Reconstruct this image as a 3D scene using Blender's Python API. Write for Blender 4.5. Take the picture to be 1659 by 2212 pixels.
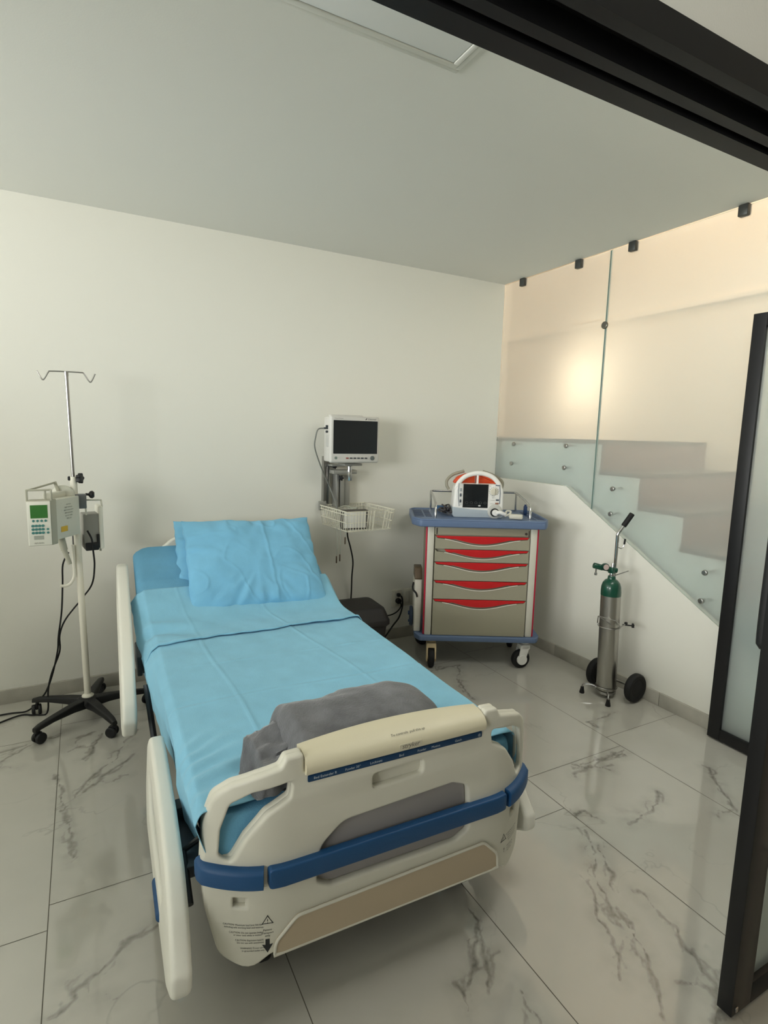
import bpy, bmesh, math, random
import numpy as np
from mathutils import Vector, Matrix, noise

for o in list(bpy.data.objects):
    bpy.data.objects.remove(o)
SC = bpy.context.scene
COL = SC.collection
R = math.radians
random.seed(4)

# ------------------------------------------------------------------ camera
CAM_POS = (-2.8060, -3.4239, 1.4719)
FPX, YAW, PITCH, ROLL = 1214.64, 0.4934, 0.1378, 0.0263
cam = bpy.data.cameras.new('camera')
cam.sensor_fit = 'HORIZONTAL'
cam.sensor_width = 36.0
cam.lens = FPX / 1659.0 * 36.0
cam.clip_start = 0.02
camo = bpy.data.objects.new('camera', cam)
COL.objects.link(camo)
_f = Vector((math.sin(YAW) * math.cos(PITCH), math.cos(YAW) * math.cos(PITCH), -math.sin(PITCH)))
_r = Vector((math.cos(YAW), -math.sin(YAW), 0))
_u = _r.cross(_f)
_c, _s = math.cos(ROLL), math.sin(ROLL)
_r2 = _c * _r + _s * _u
_u2 = -_s * _r + _c * _u
M = Matrix((( _r2.x, _u2.x, -_f.x, CAM_POS[0]), (_r2.y, _u2.y, -_f.y, CAM_POS[1]),
            (_r2.z, _u2.z, -_f.z, CAM_POS[2]), (0, 0, 0, 1)))
camo.matrix_world = M
SC.camera = camo

# ------------------------------------------------------------------ world, exposure, lights
SC.view_settings.view_transform = 'Standard'
SC.view_settings.look = 'None'
SC.view_settings.gamma = 1.0
SC.view_settings.use_curve_mapping = False
SC.view_settings.exposure = 0.0
w = bpy.data.worlds.new('world')
SC.world = w
w.use_nodes = True
w.node_tree.nodes['Background'].inputs[0].default_value = (0.75, 0.87, 1.0, 1)
w.node_tree.nodes['Background'].inputs[1].default_value = 0.1

def area(name, loc, direction, sx, sy, energy, color, spread=180):
    l = bpy.data.lights.new(name, 'AREA')
    l.shape = 'RECTANGLE'; l.size = sx; l.size_y = sy
    l.energy = energy; l.color = color; l.spread = R(spread)
    o = bpy.data.objects.new(name, l)
    COL.objects.link(o)
    o.location = loc
    o.rotation_euler = Vector(direction).to_track_quat('-Z', 'Y').to_euler()
    return o
# daylight thrown up from the street through the two high windows of the left wall
area('window_daylight', (-6.62, -1.18, 1.85), (1, 0.0, 0.55), 1.9, 1.15, 70, (0.985, 1.0, 0.985), 100)
area('window_daylight', (-6.62, -4.2, 1.85), (1, 0.6, 0.5), 1.9, 1.15, 88, (0.985, 1.0, 0.985), 90)
# warm skylight over the stairwell and a light added for the landing's bright spot
area('stair_skylight', (0.6, -1.9, 4.45), (0, 0, -1), 0.95, 2.4, 62, (1.0, 0.94, 0.85))
area('landing_light', (0.62, 0.30, 2.05), (0.35, -0.2, -0.2), 0.16, 0.16, 6.0, (1.0, 0.90, 0.76))

# ------------------------------------------------------------------ materials
MATS = {}
def lin(c):
    return tuple(((v / 255) / 12.92 if v / 255 <= 0.04045 else ((v / 255 + 0.055) / 1.055) ** 2.4) for v in c) + (1,)

def mat(name, rgb, rough=0.5, metal=0.0, bump=0.0, bscale=60.0, var=0.0, vscale=6.0, ior=1.45, spec=0.5, sheen=0.0, coat=0.0):
    """rgb in sRGB 0-255; optional procedural bump and colour variation"""
    if name in MATS:
        return MATS[name]
    m = bpy.data.materials.new(name)
    m.use_nodes = True
    nt = m.node_tree
    b = nt.nodes['Principled BSDF']
    b.inputs['Base Color'].default_value = lin(rgb)
    b.inputs['Roughness'].default_value = rough
    b.inputs['Metallic'].default_value = metal
    b.inputs['IOR'].default_value = ior
    b.inputs['Specular IOR Level'].default_value = spec
    if sheen:
        b.inputs['Sheen Weight'].default_value = sheen
        b.inputs['Sheen Roughness'].default_value = 0.4
    if coat:
        b.inputs['Coat Weight'].default_value = coat
        b.inputs['Coat Roughness'].default_value = 0.08
    tc = nt.nodes.new('ShaderNodeTexCoord')
    if bump:
        n = nt.nodes.new('ShaderNodeTexNoise')
        n.inputs['Scale'].default_value = bscale
        n.inputs['Detail'].default_value = 4
        nt.links.new(tc.outputs['Object'], n.inputs['Vector'])
        bp = nt.nodes.new('ShaderNodeBump')
        bp.inputs['Strength'].default_value = bump
        bp.inputs['Distance'].default_value = 0.01
        nt.links.new(n.outputs['Fac'], bp.inputs['Height'])
        nt.links.new(bp.outputs['Normal'], b.inputs['Normal'])
    if var:
        n2 = nt.nodes.new('ShaderNodeTexNoise')
        n2.inputs['Scale'].default_value = vscale
        n2.inputs['Detail'].default_value = 5
        nt.links.new(tc.outputs['Object'], n2.inputs['Vector'])
        cr = nt.nodes.new('ShaderNodeValToRGB')
        c = lin(rgb)
        cr.color_ramp.elements[0].position = 0.3
        cr.color_ramp.elements[1].position = 0.7
        cr.color_ramp.elements[0].color = tuple(v * (1 - var) for v in c[:3]) + (1,)
        cr.color_ramp.elements[1].color = tuple(min(1, v * (1 + var)) for v in c[:3]) + (1,)
        nt.links.new(n2.outputs['Fac'], cr.inputs['Fac'])
        nt.links.new(cr.outputs['Color'], b.inputs['Base Color'])
    MATS[name] = m
    return m

def frosted(name, tint, trans=0.45, rough=0.25, film=0.3):
    """satin film glass: part scatters like film, part lets a blurred view through"""
    m = bpy.data.materials.new(name)
    m.use_nodes = True
    nt = m.node_tree
    nt.nodes.clear()
    out = nt.nodes.new('ShaderNodeOutputMaterial')
    tr = nt.nodes.new('ShaderNodeBsdfTranslucent')
    tr.inputs['Color'].default_value = tint
    rf = nt.nodes.new('ShaderNodeBsdfRefraction')
    rf.inputs['Color'].default_value = tint
    rf.inputs['Roughness'].default_value = rough
    rf.inputs['IOR'].default_value = 1.18
    df = nt.nodes.new('ShaderNodeBsdfDiffuse')
    df.inputs['Color'].default_value = tint
    md = nt.nodes.new('ShaderNodeMixShader')
    md.inputs[0].default_value = film
    nt.links.new(tr.outputs[0], md.inputs[1])
    nt.links.new(df.outputs[0], md.inputs[2])
    mx = nt.nodes.new('ShaderNodeMixShader')
    mx.inputs[0].default_value = trans
    nt.links.new(md.outputs[0], mx.inputs[1])
    nt.links.new(rf.outputs[0], mx.inputs[2])
    gl = nt.nodes.new('ShaderNodeBsdfGlossy')
    gl.inputs['Roughness'].default_value = 0.22
    gl.inputs['Color'].default_value = (0.9, 0.95, 0.93, 1)
    fr = nt.nodes.new('ShaderNodeFresnel')
    fr.inputs['IOR'].default_value = 1.35
    mx2 = nt.nodes.new('ShaderNodeMixShader')
    nt.links.new(fr.outputs[0], mx2.inputs[0])
    nt.links.new(mx.outputs[0], mx2.inputs[1])
    nt.links.new(gl.outputs[0], mx2.inputs[2])
    nt.links.new(mx2.outputs[0], out.inputs[0])
    MATS[name] = m
    return m

WALL = mat('wall_paint', (232, 230, 219), 0.75, bump=0.04, bscale=240)
CEIL = mat('ceiling_paint', (222, 222, 214), 0.85, bump=0.03, bscale=200)
STAIRWALL = mat('stair_wall_paint', (242, 228, 210), 0.8)
STAIRSIDE = mat('stair_side_paint', (232, 236, 232), 0.7)
TREAD = mat('tread_stone', (84, 84, 84), 0.35, var=0.15, vscale=12)
RISER = mat('riser_stone', (134, 112, 108), 0.4, var=0.12, vscale=10)
BASEB = mat('baseboard_stone', (176, 172, 160), 0.25, var=0.12, vscale=9)
GROUT = mat('grout', (96, 92, 82), 0.8)
BLACKAL = mat('black_aluminium', (27, 27, 28), 0.42, spec=0.35)
BLACKDK = mat('black_groove', (10, 10, 10), 0.6)
BEDWHITE = mat('bed_plastic', (218, 215, 200), 0.42, bump=0.03, bscale=300)
BEDCREAM = mat('bed_cream', (222, 214, 186), 0.45, bump=0.03, bscale=300)
BEDTAN = mat('bed_tan', (190, 174, 148), 0.5, bump=0.04, bscale=260)
BEDSHADE = mat('bed_recess_shade', (152, 148, 146), 0.5)  # same plastic as the footboard, with the recess's shade put into the colour
BEDBLUE = mat('bumper_blue', (28, 76, 122), 0.45, bump=0.05, bscale=200)
STRIPBLUE = mat('strip_blue', (12, 56, 92), 0.4)
METALGREY = mat('frame_grey', (120, 122, 122), 0.4, metal=0.5)
RAILWHITE = mat('rail_white', (238, 236, 224), 0.42, bump=0.03, bscale=300)
SHEET = mat('sheet_blue', (142, 200, 226), 0.9, bump=0.22, bscale=420, var=0.05, vscale=10, sheen=0.15, spec=0.2)
SHEETD = mat('fitted_sheet_blue', (112, 172, 204), 0.8, bump=0.25, bscale=300, var=0.05, vscale=10, spec=0.25)
PILLOW = mat('pillow_blue', (130, 194, 228), 0.9, bump=0.2, bscale=420, var=0.04, vscale=10, sheen=0.15, spec=0.2)
FLEECE = mat('fleece_grey', (110, 111, 114), 0.95, bump=0.25, bscale=160, var=0.34, vscale=11, sheen=0.5, spec=0.1)
BLACKPL = mat('black_plastic', (24, 24, 25), 0.5)
BLACKRB = mat('black_rubber', (20, 20, 20), 0.7)
CHROME = mat('chrome', (205, 205, 205), 0.14, metal=1.0)
STEEL = mat('brushed_steel', (170, 168, 164), 0.3, metal=1.0)
ALU = mat('cylinder_aluminium', (178, 176, 170), 0.34, metal=1.0, bump=0.02, bscale=90)
GREEN = mat('oxygen_green', (16, 72, 54), 0.3, coat=0.4)
PUMPWHITE = mat('pump_plastic', (214, 213, 198), 0.5)
PUMPFACE = mat('pump_face', (228, 226, 212), 0.5)
PUMPGREY = mat('pump_grey', (176, 174, 156), 0.5)
LCDGREEN = mat('lcd_green', (62, 118, 56), 0.25)
TEAL = mat('key_teal', (72, 128, 122), 0.5)
YELLOW = mat('sticker_yellow', (216, 176, 60), 0.6)
INK = mat('print_ink', (46, 48, 48), 0.7)
INKGREY = mat('print_grey', (120, 118, 106), 0.7)
INKLIGHT = mat('print_light', (200, 210, 214), 0.6)
WHITEPAINT = mat('white_enamel', (228, 224, 208), 0.35)
SCREEN = mat('dark_screen', (36, 40, 42), 0.16)
MONWHITE = mat('monitor_plastic', (205, 203, 196), 0.45)
WIREW = mat('wire_white', (224, 220, 200), 0.4)
TRAYBLUE = mat('tray_blue', (98, 117, 148), 0.45)
WELLBLUE = mat('well_blue', (34, 60, 100), 0.5)
CARTGREY = mat('cart_beige_grey', (156, 151, 131), 0.5)
CARTPOST = mat('cart_post', (206, 202, 188), 0.4)
CARTRED = mat('drawer_red', (200, 32, 36), 0.42)
CARTDRED = mat('stripe_red', (186, 34, 62), 0.42)
CASTERCREAM = mat('caster_cream', (222, 200, 160), 0.5)
DEFWHITE = mat('defib_white', (236, 234, 228), 0.4)
DEFGREY = mat('defib_grey_blue', (168, 178, 184), 0.45)
ORANGE = mat('paddle_orange', (214, 76, 36), 0.4)
BINBLACK = mat('bin_charcoal', (44, 41, 40), 0.55)
AMBER = mat('amber_plastic', (92, 76, 56), 0.4)
OUTLETW = mat('outlet_white', (212, 208, 192), 0.4)
CABLEW = mat('cable_pale', (176, 178, 164), 0.5)
GLASSPLAIN = None
GLASSEDGE = mat('glass_edge_green', (150, 176, 168), 0.2)
FROST = frosted('frosted_glass', (0.95, 0.975, 0.957, 1), 0.68, 0.05, 0.34)
FROSTD = frosted('frosted_door_glass', (0.92, 0.955, 0.95, 1), 0.62, 0.12)

# ------------------------------------------------------------------ mesh helpers
def link(name, me, m=None, parent=None, sharp=40):
    o = bpy.data.objects.new(name, me)
    COL.objects.link(o)
    if m is not None:
        for k in (m if isinstance(m, (list, tuple)) else [m]):
            me.materials.append(k)
    if len(me.polygons):
        me.polygons.foreach_set('use_smooth', [True] * len(me.polygons))
        me.set_sharp_from_angle(angle=R(sharp))
    if parent is not None:
        o.parent = parent
    return o

def obj(name, bm, m=None, parent=None, sharp=40, recalc=True):
    if recalc:
        bmesh.ops.recalc_face_normals(bm, faces=bm.faces[:])
    me = bpy.data.meshes.new(name)
    bm.to_mesh(me)
    bm.free()
    return link(name, me, m, parent, sharp)

def BM():
    return bmesh.new()

def add_box(bm, c, s, bev=0.0, seg=2, mtx=None, mi=0):
    t = bmesh.new()
    bmesh.ops.create_cube(t, size=1.0)
    for v in t.verts:
        v.co = Vector((v.co.x * s[0], v.co.y * s[1], v.co.z * s[2]))
    if bev > 0:
        bev = min(bev, 0.49 * min(s))
        bmesh.ops.bevel(t, geom=t.edges[:], offset=bev, segments=seg, profile=0.5, affect='EDGES')
    for v in t.verts:
        v.co = v.co + Vector(c)
        if mtx is not None:
            v.co = mtx @ v.co
    merge(bm, t, mi)

def merge(bm, t, mi=0):
    vm = {}
    for v in t.verts:
        vm[v] = bm.verts.new(v.co)
    for f in t.faces:
        try:
            nf = bm.faces.new([vm[v] for v in f.verts])
            nf.material_index = mi
        except ValueError:
            pass
    t.free()

def rounded(pts, rad, n=5):
    """round the corners of a 2D polygon; rad is a number or a list"""
    out = []
    N = len(pts)
    for i in range(N):
        p0 = Vector(pts[i - 1]); p1 = Vector(pts[i]); p2 = Vector(pts[(i + 1) % N])
        r = rad[i] if isinstance(rad, (list, tuple)) else rad
        a = (p0 - p1); b = (p2 - p1)
        la, lb = a.length, b.length
        if r <= 0 or la < 1e-6 or lb < 1e-6:
            out.append(tuple(p1)); continue
        a.normalize(); b.normalize()
        d = max(-0.9999, min(0.9999, a.dot(b)))
        half = math.acos(d) / 2
        t = min(r / math.tan(half), 0.49 * la, 0.49 * lb)
        A = p1 + a * t; B = p1 + b * t
        for k in range(n + 1):
            q = k / n
            out.append(tuple((1 - q) ** 2 * A + 2 * q * (1 - q) * p1 + q * q * B))
    return out

def add_prism(bm, poly, depth, fn, bev=0.0, seg=2, mi=0):
    """extrude a 2D polygon (x,y) by depth along its z (0..depth); fn maps (x,y,z)->Vector"""
    t = bmesh.new()
    vs = [t.verts.new((p[0], p[1], 0)) for p in poly]
    f = t.faces.new(vs)
    r = bmesh.ops.extrude_face_region(t, geom=[f])
    nv = [e for e in r['geom'] if isinstance(e, bmesh.types.BMVert)]
    for v in nv:
        v.co.z += depth
    bmesh.ops.recalc_face_normals(t, faces=t.faces[:])
    if bev > 0:
        es = [e for e in t.edges if abs(e.verts[0].co.z - e.verts[1].co.z) < 1e-7]
        bmesh.ops.bevel(t, geom=es, offset=bev, segments=seg, profile=0.5, affect='EDGES')
    for v in t.verts:
        v.co = Vector(fn(v.co.x, v.co.y, v.co.z))
    merge(bm, t, mi)

def smooth_path(pts, n=6, closed=False):
    P = [Vector(p) for p in pts]
    N = len(P)
    out = []
    rng = range(N) if closed else range(N - 1)
    for i in rng:
        p0 = P[(i - 1) % N] if (closed or i > 0) else P[0] * 2 - P[1]
        p1 = P[i]; p2 = P[(i + 1) % N]
        p3 = P[(i + 2) % N] if (closed or i + 2 < N) else P[-1] * 2 - P[-2]
        for k in range(n):
            t = k / n
            out.append(0.5 * ((2 * p1) + (-p0 + p2) * t + (2 * p0 - 5 * p1 + 4 * p2 - p3) * t * t + (-p0 + 3 * p1 - 3 * p2 + p3) * t ** 3))
    if not closed:
        out.append(P[-1])
    return out

def add_tube(bm, pts, r, seg=10, closed=False, caps=True, mi=0):
    P = [Vector(p) for p in pts]
    N = len(P)
    rings = []
    prev = None
    for i in range(N):
        if closed:
            t = P[(i + 1) % N] - P[i - 1]
        else:
            t = (P[min(i + 1, N - 1)] - P[max(i - 1, 0)])
        if t.length < 1e-9:
            t = Vector((0, 0, 1))
        t.normalize()
        if prev is None:
            a = Vector((0, 0, 1)) if abs(t.z) < 0.9 else Vector((1, 0, 0))
            nrm = t.cross(a).normalized()
        else:
            nrm = prev - t * prev.dot(t)
            if nrm.length < 1e-6:
                nrm = t.cross(Vector((0, 0, 1)))
            nrm.normalize()
        prev = nrm
        b = t.cross(nrm)
        rr = r[i] if isinstance(r, (list, tuple)) else r
        rings.append([bm.verts.new(P[i] + (nrm * math.cos(2 * math.pi * k / seg) + b * math.sin(2 * math.pi * k / seg)) * rr) for k in range(seg)])
    rng = range(N) if closed else range(N - 1)
    for i in rng:
        A, B = rings[i], rings[(i + 1) % N]
        for k in range(seg):
            f = bm.faces.new((A[k], A[(k + 1) % seg], B[(k + 1) % seg], B[k]))
            f.material_index = mi
    if caps and not closed:
        bm.faces.new(rings[0][::-1]).material_index = mi
        bm.faces.new(rings[-1]).material_index = mi

def add_cyl(bm, a, b, r, seg=20, r2=None, mi=0, bev=0.0):
    a = Vector(a); b = Vector(b)
    r2 = r if r2 is None else r2
    if bev > 0:
        d = (b - a).normalized()
        L = (b - a).length
        bv = min(bev, L * 0.45)
        add_tube(bm, [a, a + d * 1e-5, a + d * bv * 0.3, a + d * bv, b - d * bv, b - d * bv * 0.3, b - d * 1e-5, b],
                 [max(r - bv, 1e-4), r - bv, r - bv * 0.3, r, r2, r2 - bv * 0.3, r2 - bv, max(r2 - bv, 1e-4)], seg, mi=mi)
    else:
        add_tube(bm, [a, b], [r, r2], seg, mi=mi)

def add_lathe(bm, prof, origin=(0, 0, 0), seg=28, axis=None, mi=0):
    """prof: list of (radius, height); axis: matrix"""
    rings = []
    for r, h in prof:
        ring = []
        for k in range(seg):
            a = 2 * math.pi * k / seg
            p = Vector((max(r, 1e-4) * math.cos(a), max(r, 1e-4) * math.sin(a), h))
            if axis is not None:
                p = axis @ p
            ring.append(bm.verts.new(p + Vector(origin)))
        rings.append(ring)
    for i in range(len(rings) - 1):
        A, B = rings[i], rings[i + 1]
        for k in range(seg):
            bm.faces.new((A[k], A[(k + 1) % seg], B[(k + 1) % seg], B[k])).material_index = mi
    bm.faces.new(rings[0][::-1]).material_index = mi
    bm.faces.new(rings[-1]).material_index = mi

def add_ball(bm, c, r, seg=16, sc=(1, 1, 1)):
    t = bmesh.new()
    bmesh.ops.create_uvsphere(t, u_segments=seg, v_segments=max(6, seg // 2), radius=r)
    for v in t.verts:
        v.co = Vector((v.co.x * sc[0], v.co.y * sc[1], v.co.z * sc[2])) + Vector(c)
    merge(bm, t)

def add_grid(bm, nu, nv, fn, mi=0):
    vs = [[bm.verts.new(fn(i / nu, j / nv)) for j in range(nv + 1)] for i in range(nu + 1)]
    for i in range(nu):
        for j in range(nv):
            f = bm.faces.new((vs[i][j], vs[i + 1][j], vs[i + 1][j + 1], vs[i][j + 1]))
            f.material_index = mi
    return vs

DG = None
def curve_mesh(loops, extrude, bevel, res=3):
    """filled 2D curve with holes, extruded both ways and rounded; returns a bmesh in curve space"""
    cu = bpy.data.curves.new('tmp', 'CURVE')
    cu.dimensions = '2D'; cu.fill_mode = 'BOTH'
    cu.extrude = extrude; cu.bevel_depth = bevel; cu.bevel_resolution = res; cu.offset = -bevel
    for lp in loops:
        s = cu.splines.new('POLY')
        s.points.add(len(lp) - 1)
        for i, p in enumerate(lp):
            s.points[i].co = (p[0], p[1], 0, 1)
        s.use_cyclic_u = True
    o = bpy.data.objects.new('tmp', cu)
    COL.objects.link(o)
    dg = bpy.context.evaluated_depsgraph_get()
    me = bpy.data.meshes.new_from_object(o.evaluated_get(dg))
    bm = bmesh.new(); bm.from_mesh(me)
    bmesh.ops.remove_doubles(bm, verts=bm.verts[:], dist=1e-5)
    bpy.data.objects.remove(o); bpy.data.curves.remove(cu); bpy.data.meshes.remove(me)
    return bm

def text_mesh(txt, size, align='CENTER', extrude=0.0, shear=0.0, spacing=1.0):
    cu = bpy.data.curves.new('tmp', 'FONT')
    cu.body = txt; cu.size = size; cu.align_x = align; cu.align_y = 'CENTER'
    cu.extrude = extrude; cu.shear = shear; cu.space_character = spacing
    cu.resolution_u = 2
    o = bpy.data.objects.new('tmp', cu)
    COL.objects.link(o)
    dg = bpy.context.evaluated_depsgraph_get()
    me = bpy.data.meshes.new_from_object(o.evaluated_get(dg))
    bm = bmesh.new(); bm.from_mesh(me)
    bpy.data.objects.remove(o); bpy.data.curves.remove(cu); bpy.data.meshes.remove(me)
    return bm

def add_text(bm, txt, size, fn, align='CENTER', shear=0.0, spacing=1.0, mi=0):
    """fn maps text-plane (x, y) -> Vector"""
    t = text_mesh(txt, size, align, 0.0, shear, spacing)
    for v in t.verts:
        v.co = Vector(fn(v.co.x, v.co.y))
    merge(bm, t, mi)

# ------------------------------------------------------------------ scene helpers
def tag(o, label, cat, group=None):
    o['label'] = label; o['category'] = cat
    if group:
        o['group'] = group
    return o

def thing(name, label, cat, loc=(0, 0, 0), rotz=0.0, group=None, rot=None):
    o = bpy.data.objects.new(name, None)
    o.empty_display_size = 0.1
    COL.objects.link(o)
    o.location = loc
    o.rotation_euler = rot if rot else (0, 0, rotz)
    return tag(o, label, cat, group)

def struct(name, bm, m, parent=None, sharp=40):
    o = obj(name, bm, m, parent, sharp)
    if parent is None:
        o['kind'] = 'structure'
    return o

def copy_tree(o, parent=None):
    c = o.copy()
    COL.objects.link(c)
    if parent is not None:
        c.parent = parent
    for ch in list(o.children):
        copy_tree(ch, c)
    return c

def fbm(x, y, z=0.0, sc=1.0):
    return noise.fractal(Vector((x * sc, y * sc, z)), 1.0, 2.0, 3)

# ================================================================== THE SETTING
H = 2.586
# ---- floor: polished marble-look tiles; the veins are lines drawn into the stone
VEINS = [
 [(-1.18,-2.08),(-1.22,-2.15),(-1.30,-2.24),(-1.36,-2.31),(-1.39,-2.38),(-1.40,-2.46),(-1.42,-2.52),(-1.47,-2.59),(-1.50,-2.63),(-1.55,-2.68)],
 [(-1.19,-2.15),(-1.22,-2.21),(-1.26,-2.26),(-1.32,-2.33)],
 [(-1.36,-2.26),(-1.39,-2.32),(-1.44,-2.37),(-1.45,-2.43),(-1.49,-2.48),(-1.56,-2.55)],
 [(-1.37,-2.38),(-1.40,-2.47),(-1.45,-2.52)],
 [(-1.24,-2.37),(-1.25,-2.43),(-1.27,-2.50),(-1.30,-2.55),(-1.31,-2.61),(-1.34,-2.66),(-1.37,-2.72),(-1.44,-2.74)],
 [(-1.22,-2.66),(-1.30,-2.68),(-1.37,-2.72)],
 [(-1.80,-2.17),(-1.80,-2.22),(-1.82,-2.27),(-1.85,-2.34),(-1.91,-2.42)],
 [(-1.80,-2.22),(-1.88,-2.30),(-1.91,-2.35),(-1.97,-2.39),(-1.99,-2.45)],
 [(-1.97,-2.35),(-1.97,-2.39)], [(-1.83,-2.45),(-1.84,-2.49),(-1.84,-2.54)],
 [(-0.89,-1.74),(-0.85,-1.79),(-0.74,-1.78),(-0.57,-1.76)], [(-0.94,-1.80),(-0.83,-1.79),(-0.77,-1.85)],
 [(-0.85,-1.75),(-0.77,-1.75),(-0.70,-1.78),(-0.60,-1.79)], [(-0.72,-2.05),(-0.80,-2.10),(-0.89,-2.13),(-1.00,-2.13)],
 [(-0.71,-0.60),(-0.84,-0.78),(-0.89,-0.92),(-0.91,-1.03)], [(-0.94,-0.61),(-0.81,-0.59),(-0.71,-0.60)],
 [(-0.30,-1.48),(-0.42,-1.50),(-0.53,-1.49),(-0.51,-1.55)], [(-0.34,-2.03),(-0.45,-2.16),(-0.53,-2.27)],
 [(-1.14,-2.00),(-1.08,-2.00),(-1.08,-2.05)],
 [(-3.18,-0.62),(-3.14,-0.58),(-3.10,-0.54),(-3.03,-0.49),(-2.96,-0.49)], [(-3.19,-0.54),(-3.14,-0.52),(-3.09,-0.51)],
 [(-2.79,-0.55),(-2.81,-0.66),(-2.83,-0.71),(-2.86,-0.75)],
 [(-2.63,-0.59),(-2.70,-0.70),(-2.73,-0.80),(-2.78,-0.86),(-2.84,-0.92),(-2.89,-1.04),(-2.92,-1.10),(-2.94,-1.10)],
 [(-2.66,-0.81),(-2.73,-0.88),(-2.80,-0.94),(-2.86,-1.01)], [(-2.95,-0.83),(-2.92,-1.12),(-2.90,-1.24),(-2.89,-1.39)],
 [(-2.65,-1.80),(-2.69,-1.81),(-2.73,-1.81),(-2.75,-1.82),(-2.78,-1.85),(-2.81,-1.88),(-2.85,-1.90),(-2.88,-1.93),(-2.88,-1.94)],
 [(-2.89,-1.95),(-2.94,-1.97)], [(-2.81,-0.52),(-2.88,-0.54)],
 [(-2.2,-0.5),(-2.0,-0.9),(-1.7,-1.0)], [(-1.5,-0.9),(-1.3,-1.3),(-1.2,-1.35)], [(-2.3,-1.5),(-1.9,-1.8)],
 [(-3.4,-1.3),(-3.7,-1.9),(-3.6,-2.3)], [(-2.2,-3.1),(-1.9,-3.6),(-2.1,-4.2)], [(-0.8,-3.2),(-0.5,-3.7)]]

def floor_material():
    m = bpy.data.materials.new('marble_tile')
    m.use_nodes = True
    nt = m.node_tree; L = nt.links
    b = nt.nodes['Principled BSDF']
    tc = nt.nodes.new('ShaderNodeTexCoord')
    at = nt.nodes.new('ShaderNodeAttribute'); at.attribute_name = 'vein'
    def nz(scale, detail=4, dist=0.0):
        n = nt.nodes.new('ShaderNodeTexNoise')
        n.inputs['Scale'].default_value = scale; n.inputs['Detail'].default_value = detail
        n.inputs['Distortion'].default_value = dist
        L.new(tc.outputs['Object'], n.inputs['Vector'])
        return n.outputs['Fac']
    def mth(op, a, c=None, clamp=False):
        n = nt.nodes.new('ShaderNodeMath'); n.operation = op; n.use_clamp = clamp
        for i, v in enumerate((a, c)):
            if v is None: continue
            if isinstance(v, (int, float)): n.inputs[i].default_value = v
            else: L.new(v, n.inputs[i])
        return n.outputs[0]
    d = mth('ADD', at.outputs['Fac'], mth('MULTIPLY', mth('SUBTRACT', nz(60, 4), 0.5), 0.006))
    wid = mth('MAXIMUM', mth('ADD', mth('MULTIPLY', nz(8, 3), 0.040), -0.0115), 0.0005)
    core = mth('SUBTRACT', 1.0, mth('DIVIDE', d, wid), True)
    core = mth('MULTIPLY', core, mth('ADD', 0.35, mth('MULTIPLY', nz(40, 4), 0.6)))
    halo = mth('MULTIPLY', mth('SUBTRACT', 1.0, mth('DIVIDE', d, 0.05), True), mth('MULTIPLY', mth('SUBTRACT', nz(18, 6), 0.30, True), 0.75))
    # faint wandering hair veins of the stone itself
    rid = mth('ABSOLUTE', mth('SUBTRACT', nz(1.35, 5, 0.9), 0.5))
    hair = mth('MULTIPLY', mth('SUBTRACT', 1.0, mth('DIVIDE', rid, 0.006), True), mth('MULTIPLY', mth('SUBTRACT', nz(2.1, 2), 0.45, True), 1.4))
    tot = mth('ADD', mth('ADD', core, halo), hair, True)
    mx = nt.nodes.new('ShaderNodeMix'); mx.data_type = 'RGBA'
    L.new(tot, mx.inputs[0])
    cl = nt.nodes.new('ShaderNodeValToRGB')
    cl.color_ramp.elements[0].position = 0.3; cl.color_ramp.elements[1].position = 0.7
    cl.color_ramp.elements[0].color = lin((182, 179, 168)); cl.color_ramp.elements[1].color = lin((196, 193, 183))
    L.new(nz(1.7, 4), cl.inputs['Fac'])
    L.new(cl.outputs['Color'], mx.inputs[6])
    mx.inputs[7].default_value = lin((104, 100, 93))
    L.new(mx.outputs[2], b.inputs['Base Color'])
    b.inputs['Roughness'].default_value = 0.07
    b.inputs['IOR'].default_value = 1.9
    return m
MARBLE = floor_material()

def jitter(pl, amp, seed):
    """break a drawn line into a ragged stone vein"""
    out = []
    for k, ((x0, y0), (x1, y1)) in enumerate(zip(pl[:-1], pl[1:])):
        n = max(2, int(math.hypot(x1 - x0, y1 - y0) / 0.008))
        for q in range(n):
            t = q / n
            x = x0 + (x1 - x0) * t; y = y0 + (y1 - y0) * t
            out.append((x + amp * noise.fractal(Vector((x * 14, y * 14, seed)), 0.7, 2.1, 4), y + amp * noise.fractal(Vector((x * 14, y * 14, seed + 31.0)), 0.7, 2.1, 4)))
    out.append(pl[-1])
    return out

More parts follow.
